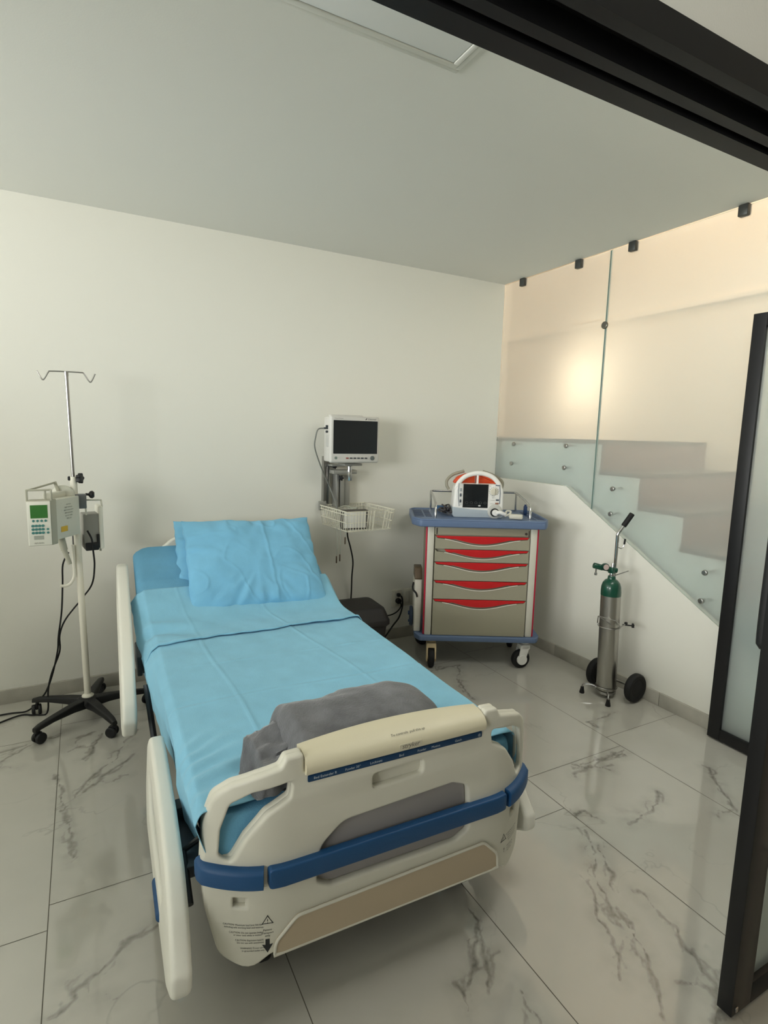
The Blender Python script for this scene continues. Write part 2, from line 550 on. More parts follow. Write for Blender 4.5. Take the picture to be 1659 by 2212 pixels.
def vein_dist(xs, ys, shape):
    D = np.full(shape, 0.5)
    lines = []
    for k, pl in enumerate(VEINS):
        lines.append((jitter(pl, 0.016, k * 3.7), 0.0))
        lines.append((jitter(pl, 0.040, k * 3.7 + 50), 0.0035))     # a fainter strand beside it
        rr = random.Random(k)
        for q in range(1 if k % 2 else 0):
            m_ = rr.randrange(len(pl)); x, y = pl[m_]
            a = rr.uniform(0, 6.28)
            lines.append((jitter([(x, y), (x + 0.05 * math.cos(a), y + 0.05 * math.sin(a)), (x + 0.11 * math.cos(a + 0.5), y + 0.11 * math.sin(a + 0.5))], 0.03, k + 80 + q), 0.003))
    for pl, add in lines:
        for (x0, y0), (x1, y1) in zip(pl[:-1], pl[1:]):
            i0, i1 = np.searchsorted(xs, (min(x0, x1) - 0.07, max(x0, x1) + 0.07)); j0, j1 = np.searchsorted(ys, (min(y0, y1) - 0.07, max(y0, y1) + 0.07))
            if i1 <= i0 or j1 <= j0: continue
            X = xs[i0:i1, None]; Y = ys[None, j0:j1]
            dx, dy = x1 - x0, y1 - y0
            t = np.clip(((X - x0) * dx + (Y - y0) * dy) / (dx * dx + dy * dy + 1e-12), 0, 1)
            D[i0:i1, j0:j1] = np.minimum(D[i0:i1, j0:j1], np.hypot(X - x0 - t * dx, Y - y0 - t * dy) + add)
    return D

def build_floor():
    xs = np.concatenate([np.linspace(-6.55, -3.45, 20)[:-1], np.arange(-3.45, 0.0, 0.008), [0.0, 0.3, 0.6, 1.2]])
    ys = np.concatenate([np.linspace(-6.3, -2.95, 20)[:-1], np.arange(-2.95, 0.0, 0.008), [0.0, 0.6, 1.3]])
    X, Y = np.meshgrid(xs, ys, indexing='ij')
    nx, ny = X.shape
    verts = np.stack([X.ravel(), Y.ravel(), np.zeros(X.size)], 1)
    idx = np.arange(nx * ny).reshape(nx, ny)
    quads = np.stack([idx[:-1, :-1].ravel(), idx[1:, :-1].ravel(), idx[1:, 1:].ravel(), idx[:-1, 1:].ravel()], 1)
    V = verts.tolist(); F = quads.tolist()
    nq = len(F)
    # joints between the tiles: thin strips of grout
    JX = [-0.555 - 0.6 * k for k in range(-2, 10)]
    off = {0: -1.645, 1: -1.73, 2: -1.95, 3: -1.90, 4: -1.58, 5: -1.68, 6: -1.4, 7: -1.2, 8: -1.5, 9: -1.0, 10: -1.3, -1: -1.2, -2: -1.5}
    zj = 0.0004
    def strip(x0, x1, y0, y1):
        n = len(V)
        V.extend([(x0, y0, zj), (x1, y0, zj), (x1, y1, zj), (x0, y1, zj)])
        F.append((n, n + 1, n + 2, n + 3))
    for x in JX:
        strip(x - 0.0013, x + 0.0013, -6.3, 0.0)
    for k, y0 in off.items():
        xr = min(1.2, -0.555 - 0.6 * (k - 1)); xl = max(-6.55, -0.555 - 0.6 * k)
        for q in range(-5, 3):
            y = y0 + 1.2 * q
            if -6.3 < y < -0.01:
                strip(xl, xr, y - 0.0012, y + 0.0012)
    me = bpy.data.meshes.new('floor')
    me.from_pydata(V, [], F)
    a = me.attributes.new('vein', 'FLOAT', 'POINT')
    d = np.full(len(V), 9.0); d[:X.size] = vein_dist(xs, ys, X.shape).ravel()
    a.data.foreach_set('value', d.astype(np.float32))
    o = link('floor', me, [MARBLE, GROUT])
    mi = np.zeros(len(F), dtype=np.int32); mi[nq:] = 1
    me.polygons.foreach_set('material_index', mi)
    o['kind'] = 'structure'
build_floor()

# ---- ceiling slab over room and hall
bm = BM(); add_box(bm, (-3.25, -3.15, H + 0.1), (6.5, 6.3, 0.2)); struct('ceiling', bm, CEIL)
# ---- walls
bm = BM(); add_box(bm, (-3.25, 0.06, 1.35), (6.5, 0.12, 2.7)); struct('wall_back', bm, WALL)
bm = BM()   # left wall around the high window
add_box(bm, (-6.56, -3.15, 0.60), (0.12, 6.3, 1.2)); add_box(bm, (-6.56, -3.15, 2.57), (0.12, 6.3, 0.2))
add_box(bm, (-6.56, -0.08, 1.83), (0.12, 0.16, 1.27)); add_box(bm, (-6.56, -2.7, 1.83), (0.12, 1.0, 1.27)); add_box(bm, (-6.56, -5.75, 1.83), (0.12, 1.1, 1.27))
struct('wall_left', bm, WALL)
bm = BM()
for z in (1.22, 2.44): add_box(bm, (-6.53, -1.18, z), (0.06, 2.04, 0.05), 0.004)
for y in (-2.18, -1.18, -0.18): add_box(bm, (-6.53, y, 1.83), (0.06, 0.05, 1.24), 0.004)
struct('window_1', bm, BLACKAL)
bm = BM()
for z in (1.22, 2.44): add_box(bm, (-6.53, -4.2, z), (0.06, 2.0, 0.05), 0.004)
for y in (-3.22, -4.2, -5.18): add_box(bm, (-6.53, y, 1.83), (0.06, 0.05, 1.24), 0.004)
struct('window_2', bm, BLACKAL)
bm = BM()   # street side wall of the hall, open shop front
add_box(bm, (0.1, -6.36, 1.3), (2.2, 0.12, 2.6)); add_box(bm, (-3.75, -6.36, 2.62), (5.5, 0.12, 0.15)); add_box(bm, (-3.75, -6.36, 0.4), (5.5, 0.12, 0.8))
struct('wall_front', bm, WALL)
bm = BM()   # solid wall below the stair glass, its top follows the flight
YD = lambda z: -0.729 - (1.163 - z) / 0.567
add_prism(bm, [(0.0, 0), (0.0, 1.163), (-0.729, 1.163), (YD(0.02), 0.02), (YD(0.02), 0.0)], 0.04, lambda a, b_, c: (c, a, b_))
struct('wall_right', bm, WALL, sharp=20)
bm = BM()   # stairwell shell
add_box(bm, (1.17, -2.5, 2.3), (0.1, 7.7, 4.6)); add_box(bm, (0.57, 1.3, 2.3), (1.3, 0.1, 4.6)); add_box(bm, (0.57, -6.36, 1.3), (1.3, 0.1, 2.6))
add_box(bm, (-0.03, -1.2, 3.6), (0.06, 5.1, 2.0)); add_box(bm, (0.57, -3.6, 3.6), (1.3, 0.1, 2.0)); add_box(bm, (0.57, -5.0, 2.69), (1.2, 2.7, 0.2))
add_box(bm, (-0.02, 0.7, 1.6), (0.04, 1.16, 3.2)); add_box(bm, (0.57, -1.2, 4.55), (1.3, 5.1, 0.1)); add_box(bm, (1.115, -1.2, 2.45), (0.03, 5.0, 0.03))
struct('wall_stairwell', bm, STAIRWALL)
# ---- baseboards
bm = BM(); add_box(bm, (-3.25, -0.007, 0.0385), (6.48, 0.014, 0.077), 0.002); struct('baseboard_back', bm, BASEB)
bm = BM()
for y0, y1 in ((-0.015, -0.742), (-0.745, -1.538), (-1.541, -2.60)):
    add_box(bm, (-0.007, (y0 + y1) / 2, 0.0385), (0.014, abs(y1 - y0), 0.077), 0.002)
struct('baseboard_right', bm, BASEB)
# ---- plaster above the sliding door head
bm = BM(); add_box(bm, (-3.25, -2.675, 2.37), (6.5, 0.15, 0.44)); struct('wall_partition', bm, WALL)
# ---- black door head / track over the opening
bm = BM()
prof = [(-2.600, 2.150), (-2.600, 2.098), (-2.641, 2.098), (-2.641, 2.125), (-2.657, 2.125), (-2.657, 2.100), (-2.681, 2.100), (-2.681, 2.140),
        (-2.722, 2.140), (-2.722, 2.118), (-2.732, 2.118), (-2.732, 2.100), (-2.757, 2.100), (-2.757, 2.150)]
add_prism(bm, prof, 6.48, lambda a, b_, c: (c - 6.49, a, b_))
struct('trim_1', bm, BLACKAL, sharp=20)

# ---- recessed panel in the ceiling
t = thing('ceiling_panel', 'white rectangular ceiling panel with a stepped frame, near the black door track', 'ceiling panel', (-2.34, -2.115, H))
bm = BM()
def ring(bm, x0, x1, y0, y1, wd, z0, z1, bev=0.003):
    add_box(bm, ((x0 + x1) / 2, y0 + wd / 2, (z0 + z1) / 2), (x1 - x0, wd, z1 - z0), bev)
    add_box(bm, ((x0 + x1) / 2, y1 - wd / 2, (z0 + z1) / 2), (x1 - x0, wd, z1 - z0), bev)
    add_box(bm, (x0 + wd / 2, (y0 + y1) / 2, (z0 + z1) / 2), (wd, y1 - y0 - 2 * wd, z1 - z0), bev)
    add_box(bm, (x1 - wd / 2, (y0 + y1) / 2, (z0 + z1) / 2), (wd, y1 - y0 - 2 * wd, z1 - z0), bev)
ring(bm, -0.605, 0.605, -0.285, 0.285, 0.016, -0.005, -0.0005, 0.002)
ring(bm, -0.587, 0.587, -0.267, 0.267, 0.018, -0.008, -0.0005, 0.003)
obj('frame', bm, CEIL, t)
bm = BM(); add_box(bm, (0, 0, -0.0025), (1.134, 0.494, 0.004), 0.001); obj('panel', bm, mat('panel_white', (236, 238, 236), 0.7), t)

# ---- light panel added to brighten the right side, hidden from here by the door head
t = thing('fill_panel', 'added fill light panel hidden behind the black door track, brightening the right side', 'added fill light', (-0.9, -2.33, H))
bm = BM(); ring(bm, -0.61, 0.61, -0.24, 0.24, 0.025, -0.030, -0.0005); obj('frame', bm, CEIL, t)
bm = BM(); add_box(bm, (0, 0, -0.010), (1.17, 0.43, 0.006)); obj('diffuser', bm, mat('diffuser_white', (240, 240, 236), 0.6), t)
area('fill_panel_light', (-0.9, -2.33, H - 0.022), (0, 0, -1), 1.14, 0.42, 13, (1.0, 0.99, 0.93))

# ---- staircase behind the glass
t = thing('staircase', 'white staircase with dark stone treads seen through the frosted glass', 'staircase', (0.0, 0, 0))
steps = [(-0.955 - 0.293 * i, 1.472 - 0.190 * i) for i in range(8)]     # nosing y, tread top z
poly = [(1.24, 1.445)]
for i, (y, z) in enumerate(steps):
    poly.append((y + 0.02, z - 0.028))
    poly.append((y + 0.02, (steps[i + 1][1] - 0.028) if i + 1 < len(steps) else 0.0))
poly += [(-2.70, 0.0), (-0.729, 1.05), (1.24, 1.05)]
bm = BM(); add_prism(bm, poly, 1.03, lambda a, b_, c: (c + 0.075, a, b_)); obj('stringer', bm, STAIRSIDE, t, sharp=20)
for i, (y, z) in enumerate(steps):
    y1 = 1.24 if i == 0 else steps[i - 1][0] + 0.018
    if i + 1 < len(steps):
        bm = BM(); add_box(bm, (0.59, y + 0.012, z - 0.028 - 0.081), (1.03, 0.018, 0.158)); obj('riser', bm, RISER, t)
    bm = BM(); add_box(bm, (0.585, (y + y1) / 2, z - 0.014), (1.05, abs(y1 - y), 0.027), 0.003); obj('tread', bm, TREAD, t)

# ---- frosted glass panes on the stair side
def pane(label, y0, y1, clips, offs, connector=False):
    tt = thing('glass_panel', label, 'glass panel', (0, 0, 0), group=None)
    lo = lambda y: 1.166 if y > -0.729 else 1.166 + (y + 0.729) * 0.567
    top = H - 0.004
    pl = [(y0, top), (y0, lo(y0))]
    if y0 > -0.729 > y1: pl.append((-0.729, 1.166))
    pl += [(y1, lo(y1)), (y1, top)]
    bm = BM(); add_prism(bm, pl, 0.010, lambda a, b_, c: (c + 0.001, a, b_)); obj('pane', bm, FROST, tt, sharp=20)
    bm = BM(); yj = y1 if connector else y0
    add_box(bm, (0.006, yj + (0.0012 if connector else -0.0012), (top + lo(yj)) / 2), (0.0115, 0.0022, top - lo(yj) - 0.002)); obj('polished_edge', bm, GLASSEDGE, tt)
    for y in clips:
        bm = BM(); add_box(bm, (-0.004, y, H - 0.027), (0.036, 0.046, 0.052), 0.004); obj('clip', bm, mat('clip_grey', (74, 76, 74), 0.4, metal=0.5), tt)
    for y, z in offs:
        bm = BM(); add_cyl(bm, (-0.014, y, z), (0.001, y, z), 0.0145, 20, bev=0.004); add_cyl(bm, (0.0, y, z), (0.076, y, z), 0.008, 14); obj('standoff', bm, STEEL, tt)
    if connector:
        bm = BM(); add_cyl(bm, (-0.014, y1 - 0.002, 2.153), (0.0, y1 - 0.002, 2.153), 0.022, 24, bev=0.004); obj('disc_connector', bm, mat('disc_grey', (112, 110, 102), 0.35, metal=0.8), tt)
    return tt
pane('frosted glass pane nearest the back corner, above the crash cart', -0.003, -0.951, (-0.204, -0.716), ((-0.200, 1.424), (-0.187, 1.281), (-0.711, 1.426), (-0.708, 1.283)), True)
pane('larger frosted glass pane along the lower stair steps, beside the swing door', -0.956, -2.74, (-1.112, -1.723), ((-1.106, 1.181), (-1.105, 1.029), (-1.718, 0.808), (-1.714, 0.657)))

# ---- black framed glass doors
t = thing('door_1', 'open black framed frosted glass door standing along the right wall', 'door', (0, 0, 0)); t['kind'] = 'structure'
def leaf(t, along, a0, a1, z0, z1, sw, rb, rt, c, th):
    """along: 'x' or 'y'"""
    def bx(bm, p0, p1, q0, q1):
        if along == 'y': add_box(bm, (c, (p0 + p1) / 2, (q0 + q1) / 2), (th, abs(p1 - p0), q1 - q0), 0.002)
        else: add_box(bm, ((p0 + p1) / 2, c, (q0 + q1) / 2), (abs(p1 - p0), th, q1 - q0), 0.002)
    s = 1 if a1 > a0 else -1
    bm = BM()
    bx(bm, a0, a0 + s * sw, z0, z1); bx(bm, a1 - s * sw, a1, z0, z1)
    bx(bm, a0 + s * sw, a1 - s * sw, z0, z0 + rb); bx(bm, a0 + s * sw, a1 - s * sw, z1 - rt, z1)
    obj('frame', bm, BLACKAL, t)
    bm = BM()
    m_ = 0.004
    p0, p1 = a0 + s * (sw - m_), a1 - s * (sw - m_)
    if along == 'y': add_box(bm, (c, (p0 + p1) / 2, (z0 + rb + z1 - rt) / 2), (0.008, abs(p1 - p0), z1 - z0 - rb - rt + 0.008))
    else: add_box(bm, ((p0 + p1) / 2, c, (z0 + rb + z1 - rt) / 2), (abs(p1 - p0), 0.008, z1 - z0 - rb - rt + 0.008))
    obj('glass', bm, FROSTD, t, sharp=20)
leaf(t, 'y', -1.861, -2.69, 0.008, 2.057, 0.060, 0.056, 0.06, -0.062, 0.036)
t = thing('door_2', 'black framed glass door leaf nearest the camera at the right edge', 'door', (0, 0, 0)); t['kind'] = 'structure'
leaf(t, 'x', -1.398, -0.55, 0.010, 2.085, 0.086, 0.062, 0.06, -2.738, 0.038)
bm = BM(); add_tube(bm, smooth_path([(-1.322, -2.722, 0.985), (-1.322, -2.690, 0.975), (-1.322, -2.683, 1.0), (-1.322, -2.683, 1.2), (-1.322, -2.683, 1.4), (-1.322, -2.690, 1.425), (-1.322, -2.722, 1.415)], 5), 0.014, 12)
obj('pull_handle', bm, BLACKPL, t)
bm = BM(); add_box(bm, (-1.380, -2.7585, 0.028), (0.010, 0.004, 0.014), 0.001); obj('pivot_screw', bm, STEEL, t)

# ================================================================== HOSPITAL BED
BED_ANG = R(-1.6)
BED_ORG = Vector((-2.096, -2.243, 0.0))
BMX = Matrix.Translation(BED_ORG) @ Matrix.Rotation(BED_ANG, 4, 'Z')
bed = thing('hospital_bed', 'white hospital bed with blue bumper bars on its footboard, head against the back wall', 'bed', BED_ORG, BED_ANG)

def setback(u):
    a = abs(u)
    return 0.09 * ((a - 0.30) / 0.20) ** 2 if a > 0.30 else 0.0
def cut_u(bm, us):
    for u in us:
        bmesh.ops.bisect_plane(bm, geom=bm.verts[:] + bm.edges[:] + bm.faces[:], plane_co=(u, 0, 0), plane_no=(1, 0, 0))
CUTS = [s * k for s in (-1, 1) for k in (0.30, 0.325, 0.35, 0.375, 0.40, 0.42, 0.44, 0.455, 0.47, 0.485)]
def sym(half):
    return half + [(-x, y) for x, y in half[::-1]]

half = [(0.0, 0.192)]
half += [(0.345, 0.186), (0.40, 0.143), (0.466, 0.180), (0.494, 0.30), (0.500, 0.42), (0.494, 0.53), (0.472, 0.605), (0.432, 0.640), (0.375, 0.662), (0.325, 0.676)]
half += [(0.312, 0.700), (0.268, 0.702), (0.266, 0.655), (0.0, 0.655)]
outer = rounded(sym(half[1:-1]), [0.03, 0.05, 0.05, 0.12, 0.12, 0.12, 0.06, 0.05, 0.05, 0.012, 0.012, 0.01, 0.003][:len(half[1:-1])] + [0.003, 0.01, 0.012, 0.012, 0.05, 0.05, 0.06, 0.12, 0.12, 0.12, 0.05, 0.05, 0.03][-len(half[1:-1]):], 4)
hole_r = rounded([(0.436, 0.436), (0.405, 0.500), (0.358, 0.562), (0.302, 0.594), (0.296, 0.638), (0.388, 0.620), (0.436, 0.590), (0.457, 0.520), (0.462, 0.450)],
                 [0.02, 0.04, 0.05, 0.012, 0.012, 0.04, 0.03, 0.05, 0.015], 4)
hole_l = [(-x, y) for x, y in hole_r[::-1]]
recess = rounded([(-0.232, 0.345), (-0.19, 0.322), (0.19, 0.322), (0.232, 0.345), (0.222, 0.485), (0.17, 0.506), (-0.16, 0.492), (-0.222, 0.440)], [0.02, 0.03, 0.03, 0.02, 0.03, 0.04, 0.06, 0.06], 5)
grip = rounded([(-0.079, 0.560), (0.069, 0.564), (0.069, 0.602), (-0.079, 0.598)], 0.012, 4)
tick_l = rounded([(-0.432, 0.318), (-0.404, 0.318), (-0.404, 0.342), (-0.432, 0.342)], 0.002, 2)
tick_r = [(-x, y) for x, y in tick_l[::-1]]

def plate(loops, v0, v1, bevel, m, name, parent, cuts=CUTS, mi=None):
    ex = (v1 - v0) / 2 - bevel
    bm = curve_mesh(loops, ex, bevel)
    cut_u(bm, cuts)
    for v in bm.verts:
        u, z, d = v.co
        v.co = Vector((u, (v0 + v1) / 2 - d + setback(u), z))
    return bm
# front skin with openings and a full back layer
bm = plate([outer, hole_l, hole_r, recess, grip, tick_l, tick_r], 0.008, 0.032, 0.008, BEDWHITE, 'footboard', bed)
bm2 = plate([outer, hole_l, hole_r], 0.028, 0.050, 0.008, BEDWHITE, 'footboard', bed)
merge(bm, bm2)
fb = obj('footboard', bm, BEDWHITE, bed, sharp=50)
bm = plate([[(x * 0.99, 0.414 + (y - 0.414) * 0.98) for x, y in recess]], 0.0245, 0.0295, 0.001, BEDSHADE, 'recess', bed, cuts=[])
obj('recess_shade_panel', bm, BEDSHADE, bed)  # sheet coloured darker to carry the shade inside the recess
# blue bumper bars
bm = BM(); add_prism(bm, rounded([(-0.357, 0.378), (0.357, 0.378), (0.357, 0.430), (-0.357, 0.430)], 0.010, 4), 0.026, lambda a, b_, c: (a, -0.012 + c, b_), 0.005, 3)
cut_u(bm, [-0.34, -0.32, 0.32, 0.34])
for v in bm.verts: v.co.y += setback(v.co.x)
obj('bumper_bar', bm, BEDBLUE, bed)
for s in (-1, 1):
    bm = BM()
    us = [0.368 + k * 0.0125 for k in range(12)]
    path = [(u, setback(u) - 0.004) for u in us[:-1]] + [(0.500, 0.098), (0.5005, 0.118)]
    rows = []
    prof = [(0.010, 0.378), (-0.006, 0.379), (-0.012, 0.385), (-0.012, 0.420), (-0.007, 0.428), (0.002, 0.431), (0.012, 0.431)]
    for i, (u, v) in enumerate(path):
        a = Vector(path[max(0, i - 1)]); b_ = Vector(path[min(len(path) - 1, i + 1)])
        tdir = (b_ - a).normalized(); nn = Vector((-tdir.y, tdir.x))   # points inward
        rows.append([bm.verts.new((s * (u + nn.x * p), v + nn.y * p, z)) for p, z in prof])
    for i in range(len(rows) - 1):
        for k in range(len(prof)):
            bm.faces.new((rows[i][k], rows[i + 1][k], rows[i + 1][(k + 1) % len(prof)], rows[i][(k + 1) % len(prof)]))
    bm.faces.new(rows[0]); bm.faces.new(rows[-1][::-1])
    obj('corner_bumper', bm, BEDBLUE, bed)
# tan lower panel with its white rim
tan = rounded([(-0.342, 0.188), (0.342, 0.188), (0.338, 0.235), (0.285, 0.290), (-0.285, 0.278), (-0.338, 0.225)], [0.004, 0.004, 0.04, 0.03, 0.03, 0.04], 5)
bm = BM(); add_prism(bm, tan, 0.012, lambda a, b_, c: (a, 0.001 + c, b_), 0.0)
cut_u(bm, [-0.32, 0.32])
for v in bm.verts: v.co.y += setback(v.co.x)
lp = obj('lower_panel', bm, BEDTAN, bed, sharp=20)
lp['label'] = 'tan lower panel'
bm = BM()
rim = [(x, y) for x, y in tan if True]
i0 = min(range(len(rim)), key=lambda i: (abs(rim[i][0] - 0.342) + abs(rim[i][1] - 0.19)))
order = [rim[(i0 + k) % len(rim)] for k in range(len(rim))]
order = [p for p in order if p[1] > 0.193 or abs(p[0]) > 0.339]
order = [(0.344, 0.186)] + order + [(-0.344, 0.186)]
add_tube(bm, [(x, 0.001 + setback(x), z) for x, z in order], 0.004, 8)
obj('panel_rim', bm, BEDWHITE, bed)
# cream control pod
def podp(arch, bulge):
    return [(0.006, 0.648), (-0.003, 0.652), (-0.006, 0.664), (-0.003, 0.676), (0.006, 0.6865), (0.020, 0.693), (0.040, 0.697 + arch * 0.7), (0.062 + bulge, 0.699 + arch), (0.074 + bulge, 0.692 + arch), (0.076 + bulge, 0.640)]
bm = BM(); rows = []
for i in range(29):
    q = -1 + 2 * i / 28
    u = 0.2655 * q
    rows.append([bm.verts.new((u, v, z)) for v, z in podp(0.010 * (1 - q * q), 0.012 * (1 - q * q))])
for i in range(28):
    for k in range(10):
        bm.faces.new((rows[i][k], rows[i + 1][k], rows[i + 1][(k + 1) % 10], rows[i][(k + 1) % 10]))
bm.faces.new(rows[0]); bm.faces.new(rows[-1][::-1])
pod = obj('control_pod', bm, BEDCREAM, bed, sharp=50)
bm = BM(); add_prism(bm, rounded([(-0.259, 0.6265), (0.259, 0.6265), (0.259, 0.6435), (-0.259, 0.6435)], 0.003, 2), 0.012, lambda a, b_, c: (a, 0.0045 + c, b_), 0.0015)
strip = obj('label_strip', bm, STRIPBLUE, bed)
bm = BM()
for tx, u in (('Bed Extender R', -0.214), ('Fowler 30\u00b0', -0.140), ('Lockouts', -0.075), ('Bed', -0.001), ('Fowler', 0.061), ('Motion', 0.105), ('Gatch', 0.178), ('@', 0.249)):
    add_text(bm, tx, 0.0095, lambda x, y, u=u: (u + x, 0.0042, 0.635 + y))
obj('strip_print', bm, INKLIGHT, strip)
bm = BM(); add_prism(bm, rounded([(-0.034, -0.008), (0.034, -0.008), (0.034, 0.008), (-0.034, 0.008)], 0.004, 3), 0.002, lambda a, b_, c: (a + 0.02, -0.0055 - 0.0012 + c + 0.0012 * 0, 0.664 + b_))
bp = obj('name_badge', bm, mat('badge', (212, 205, 182), 0.35), pod)
bm = BM(); add_text(bm, 'stryker', 0.019, lambda x, y: (0.02 + x, -0.0071, 0.6655 + y), shear=0.18, spacing=0.95); obj('badge_print', bm, INKGREY, pod)
def on_pod(x, y):
    return (0.02 + x, 0.012 + y * 0.94, 0.6905 + y * 0.42 + 0.0017)
bm = BM(); add_text(bm, 'To controls  pull this up', 0.0105, on_pod, shear=0.25); obj('lid_print', bm, INK, pod)
# warning print on the two lower lobes
def print_lobe(s):
    bm = BM()
    def at(x, y): return (x, 0.0072 + setback(x), y)
    if s < 0:
        lines = [('CAUTION: Maximum load limit 500 lbs', -0.413, 0.272), ('including safe working load and mattress', -0.410, 0.265),
                 ('CAUTION: Do not operate brakes', -0.405, 0.251), ('or steer lock while in motion', -0.402, 0.244),
                 ('CAUTION: Explosion hazard.', -0.398, 0.230), ('Do not use with anesthetics', -0.396, 0.223),
                 ('WARNING: Power cord', -0.392, 0.208), ('to grounded outlet only', -0.390, 0.201)]
        tx = -0.357
    else:
        lines = [('CAUTION: Maximum load limit', 0.415, 0.268), ('500 lbs. Do not use bed', 0.417, 0.260), ('controls when in motion', 0.419, 0.252), ('Electric shock hazard', 0.420, 0.244),
                 ('WARNING: refer', 0.410, 0.226), ('servicing to staff', 0.409, 0.218), ('only. Ground', 0.407, 0.210)]
        tx = 0.372
    for tt, cx, z in lines:
        add_text(bm, tt, 0.0068 if s < 0 else 0.0064, lambda x, y, cx=cx, z=z: at(cx + x * 0.78, z + y))
    # triangle sign with exclamation mark
    zt = 0.280 if s < 0 else 0.262
    for k, (r_, m_) in enumerate(((0.016, 0),)):
        P = [(tx + r_ * math.cos(a), zt + r_ * math.sin(a)) for a in (R(90), R(210), R(330))]
        for i in range(3):
            a = Vector(P[i]); b_ = Vector(P[(i + 1) % 3]); d = (b_ - a).normalized(); n_ = Vector((-d.y, d.x)) * 0.0018
            vs = [bm.verts.new(at(*(a + n_ * 0.0))), bm.verts.new(at(*b_)), bm.verts.new(at(*(b_ + n_))), bm.verts.new(at(*(a + n_)))]
            bm.faces.new(vs)
    add_text(bm, '!', 0.016, lambda x, y: at(tx + x, zt - 0.001 + y))
    if s < 0:
        add_text(bm, 'Patient', 0.0075, lambda x, y: at(tx + x, 0.255 + y)); add_text(bm, 'transport', 0.0075, lambda x, y: at(tx + x, 0.247 + y)); add_text(bm, 'only', 0.0075, lambda x, y: at(tx + x, 0.239 + y))
        bm.faces.new([bm.verts.new(at(tx + x, 0.208 + y)) for x, y in ((-0.005, 0.022), (-0.005, 0.006), (-0.013, 0.008), (0, -0.016), (0.013, 0.008), (0.005, 0.006), (0.005, 0.022))])
    else:
        add_text(bm, '!', 0.022, lambda x, y: at(tx + 0.006 + x, 0.220 + y))
    o = obj('warning_print', bm, INK, fb, recalc=False)
print_lobe(-1); print_lobe(1)

# headboard, deck, base, casters
hb = rounded([(-0.44, 0.36), (0.44, 0.36), (0.45, 0.76), (0.33, 0.860), (0.0, 0.892), (-0.33, 0.860), (-0.45, 0.76)], [0.03, 0.03, 0.10, 0.12, 0.3, 0.12, 0.10], 6)
bm = curve_mesh([hb], 0.012, 0.010)
for v in bm.verts: v.co = Vector((v.co.x, 2.152 - v.co.z, v.co.y))
obj('headboard', bm, RAILWHITE, bed, sharp=50)
HV, HZ = 1.50, 0.0      # hinge of the raised back section
TILT = R(32)
bm = BM()
add_box(bm, (-0.015, 0.79, 0.395), (0.86, 1.38, 0.04), 0.008)
mt = Matrix.Translation((-0.02, HV + 0.03, 0.395)) @ Matrix.Rotation(TILT, 4, 'X')
add_box(bm, (-0.015, 0.34, 0.0), (0.84, 0.62, 0.035), 0.008, mtx=mt)
obj('deck', bm, METALGREY, bed)
bm = BM()
for u in (-0.33, 0.33): add_box(bm, (u, 1.08, 0.215), (0.06, 1.86, 0.06), 0.006)
for v in (0.17, 1.08, 1.98): add_box(bm, (0, v, 0.215), (0.72, 0.06, 0.06), 0.006)
for v in (0.45, 1.65):
    for u in (-0.22, 0.22):
        add_cyl(bm, (u, v, 0.23), (u, v + 0.12 * (1 if v < 1 else -1), 0.385), 0.028, 12)
add_box(bm, (0, 1.05, 0.30), (0.36, 0.40, 0.12), 0.02)
add_box(bm, (0.0, 0.09, 0.34), (0.50, 0.06, 0.08), 0.01)
obj('base_frame', bm, METALGREY, bed)
for u in (-0.33, 0.33):
    for v in (0.20, 1.93):
        bm = BM()
        add_cyl(bm, (u, v, 0.14), (u, v, 0.19), 0.022, 14)
        add_box(bm, (u, v, 0.135), (0.062, 0.09, 0.03), 0.008)
        for q in (-0.024, 0.024): add_box(bm, (u + q, v, 0.095), (0.008, 0.05, 0.085), 0.003)
        cst = obj('caster', bm, BEDWHITE, bed)
        bm = BM(); add_cyl(bm, (u - 0.018, v, 0.065), (u + 0.018, v, 0.065), 0.0635, 28, bev=0.008); obj('wheel', bm, BLACKRB, cst)

# ---- side rails
def rail_mesh(outline, holes, u_mid, th, tilt=0.0, zref=0.4):
    bm = curve_mesh([outline] + holes, th / 2 - min(0.014, th * 0.4), min(0.014, th * 0.4), 4)
    for v in bm.verts:
        a, b_, d = v.co
        v.co = Vector((u_mid + d + (b_ - zref) * tilt, a, b_))
    return bm
foot_out = rounded([(-0.018, 0.245), (0.06, 0.335), (0.16, 0.390), (0.34, 0.428), (0.60, 0.450), (0.71, 0.450), (0.765, 0.40), (0.775, 0.24), (0.70, 0.135), (0.07, 0.140), (-0.022, 0.195)],
                   [0.03, 0.08, 0.08, 0.1, 0.05, 0.04, 0.04, 0.08, 0.06, 0.06, 0.03], 5)
foot_holes = [rounded([(0.20, 0.30), (0.47, 0.335), (0.66, 0.365), (0.68, 0.315), (0.62, 0.235), (0.24, 0.225)], 0.035, 4)]
fr = obj('side_rail', rail_mesh(foot_out, foot_holes, -0.553, 0.048, tilt=0.05), RAILWHITE, bed, sharp=50)
fr['label'] = 'lowered left foot rail with a long cut-out'
bm = rail_mesh(rounded([(0.24, 0.165), (0.40, 0.165), (0.39, 0.19), (0.25, 0.19)], 0.008, 3), [], -0.570, 0.030, 0.05); obj('rail_trim', bm, BEDBLUE, fr)
rot_h = lambda pts: [(1.0 + a * math.cos(R(24.5)) - b_ * math.sin(R(24.5)), 0.325 + a * math.sin(R(24.5)) + b_ * math.cos(R(24.5))) for a, b_ in pts]
head_out = rounded(rot_h([(0.06, -0.02), (0.11, 0.02), (0.30, 0.04), (0.98, 0.045), (1.06, 0.01), (1.06, -0.12), (0.98, -0.20), (0.18, -0.20), (0.06, -0.10)]), [0.03, 0.05, 0.1, 0.06, 0.05, 0.06, 0.06, 0.08, 0.04], 5)
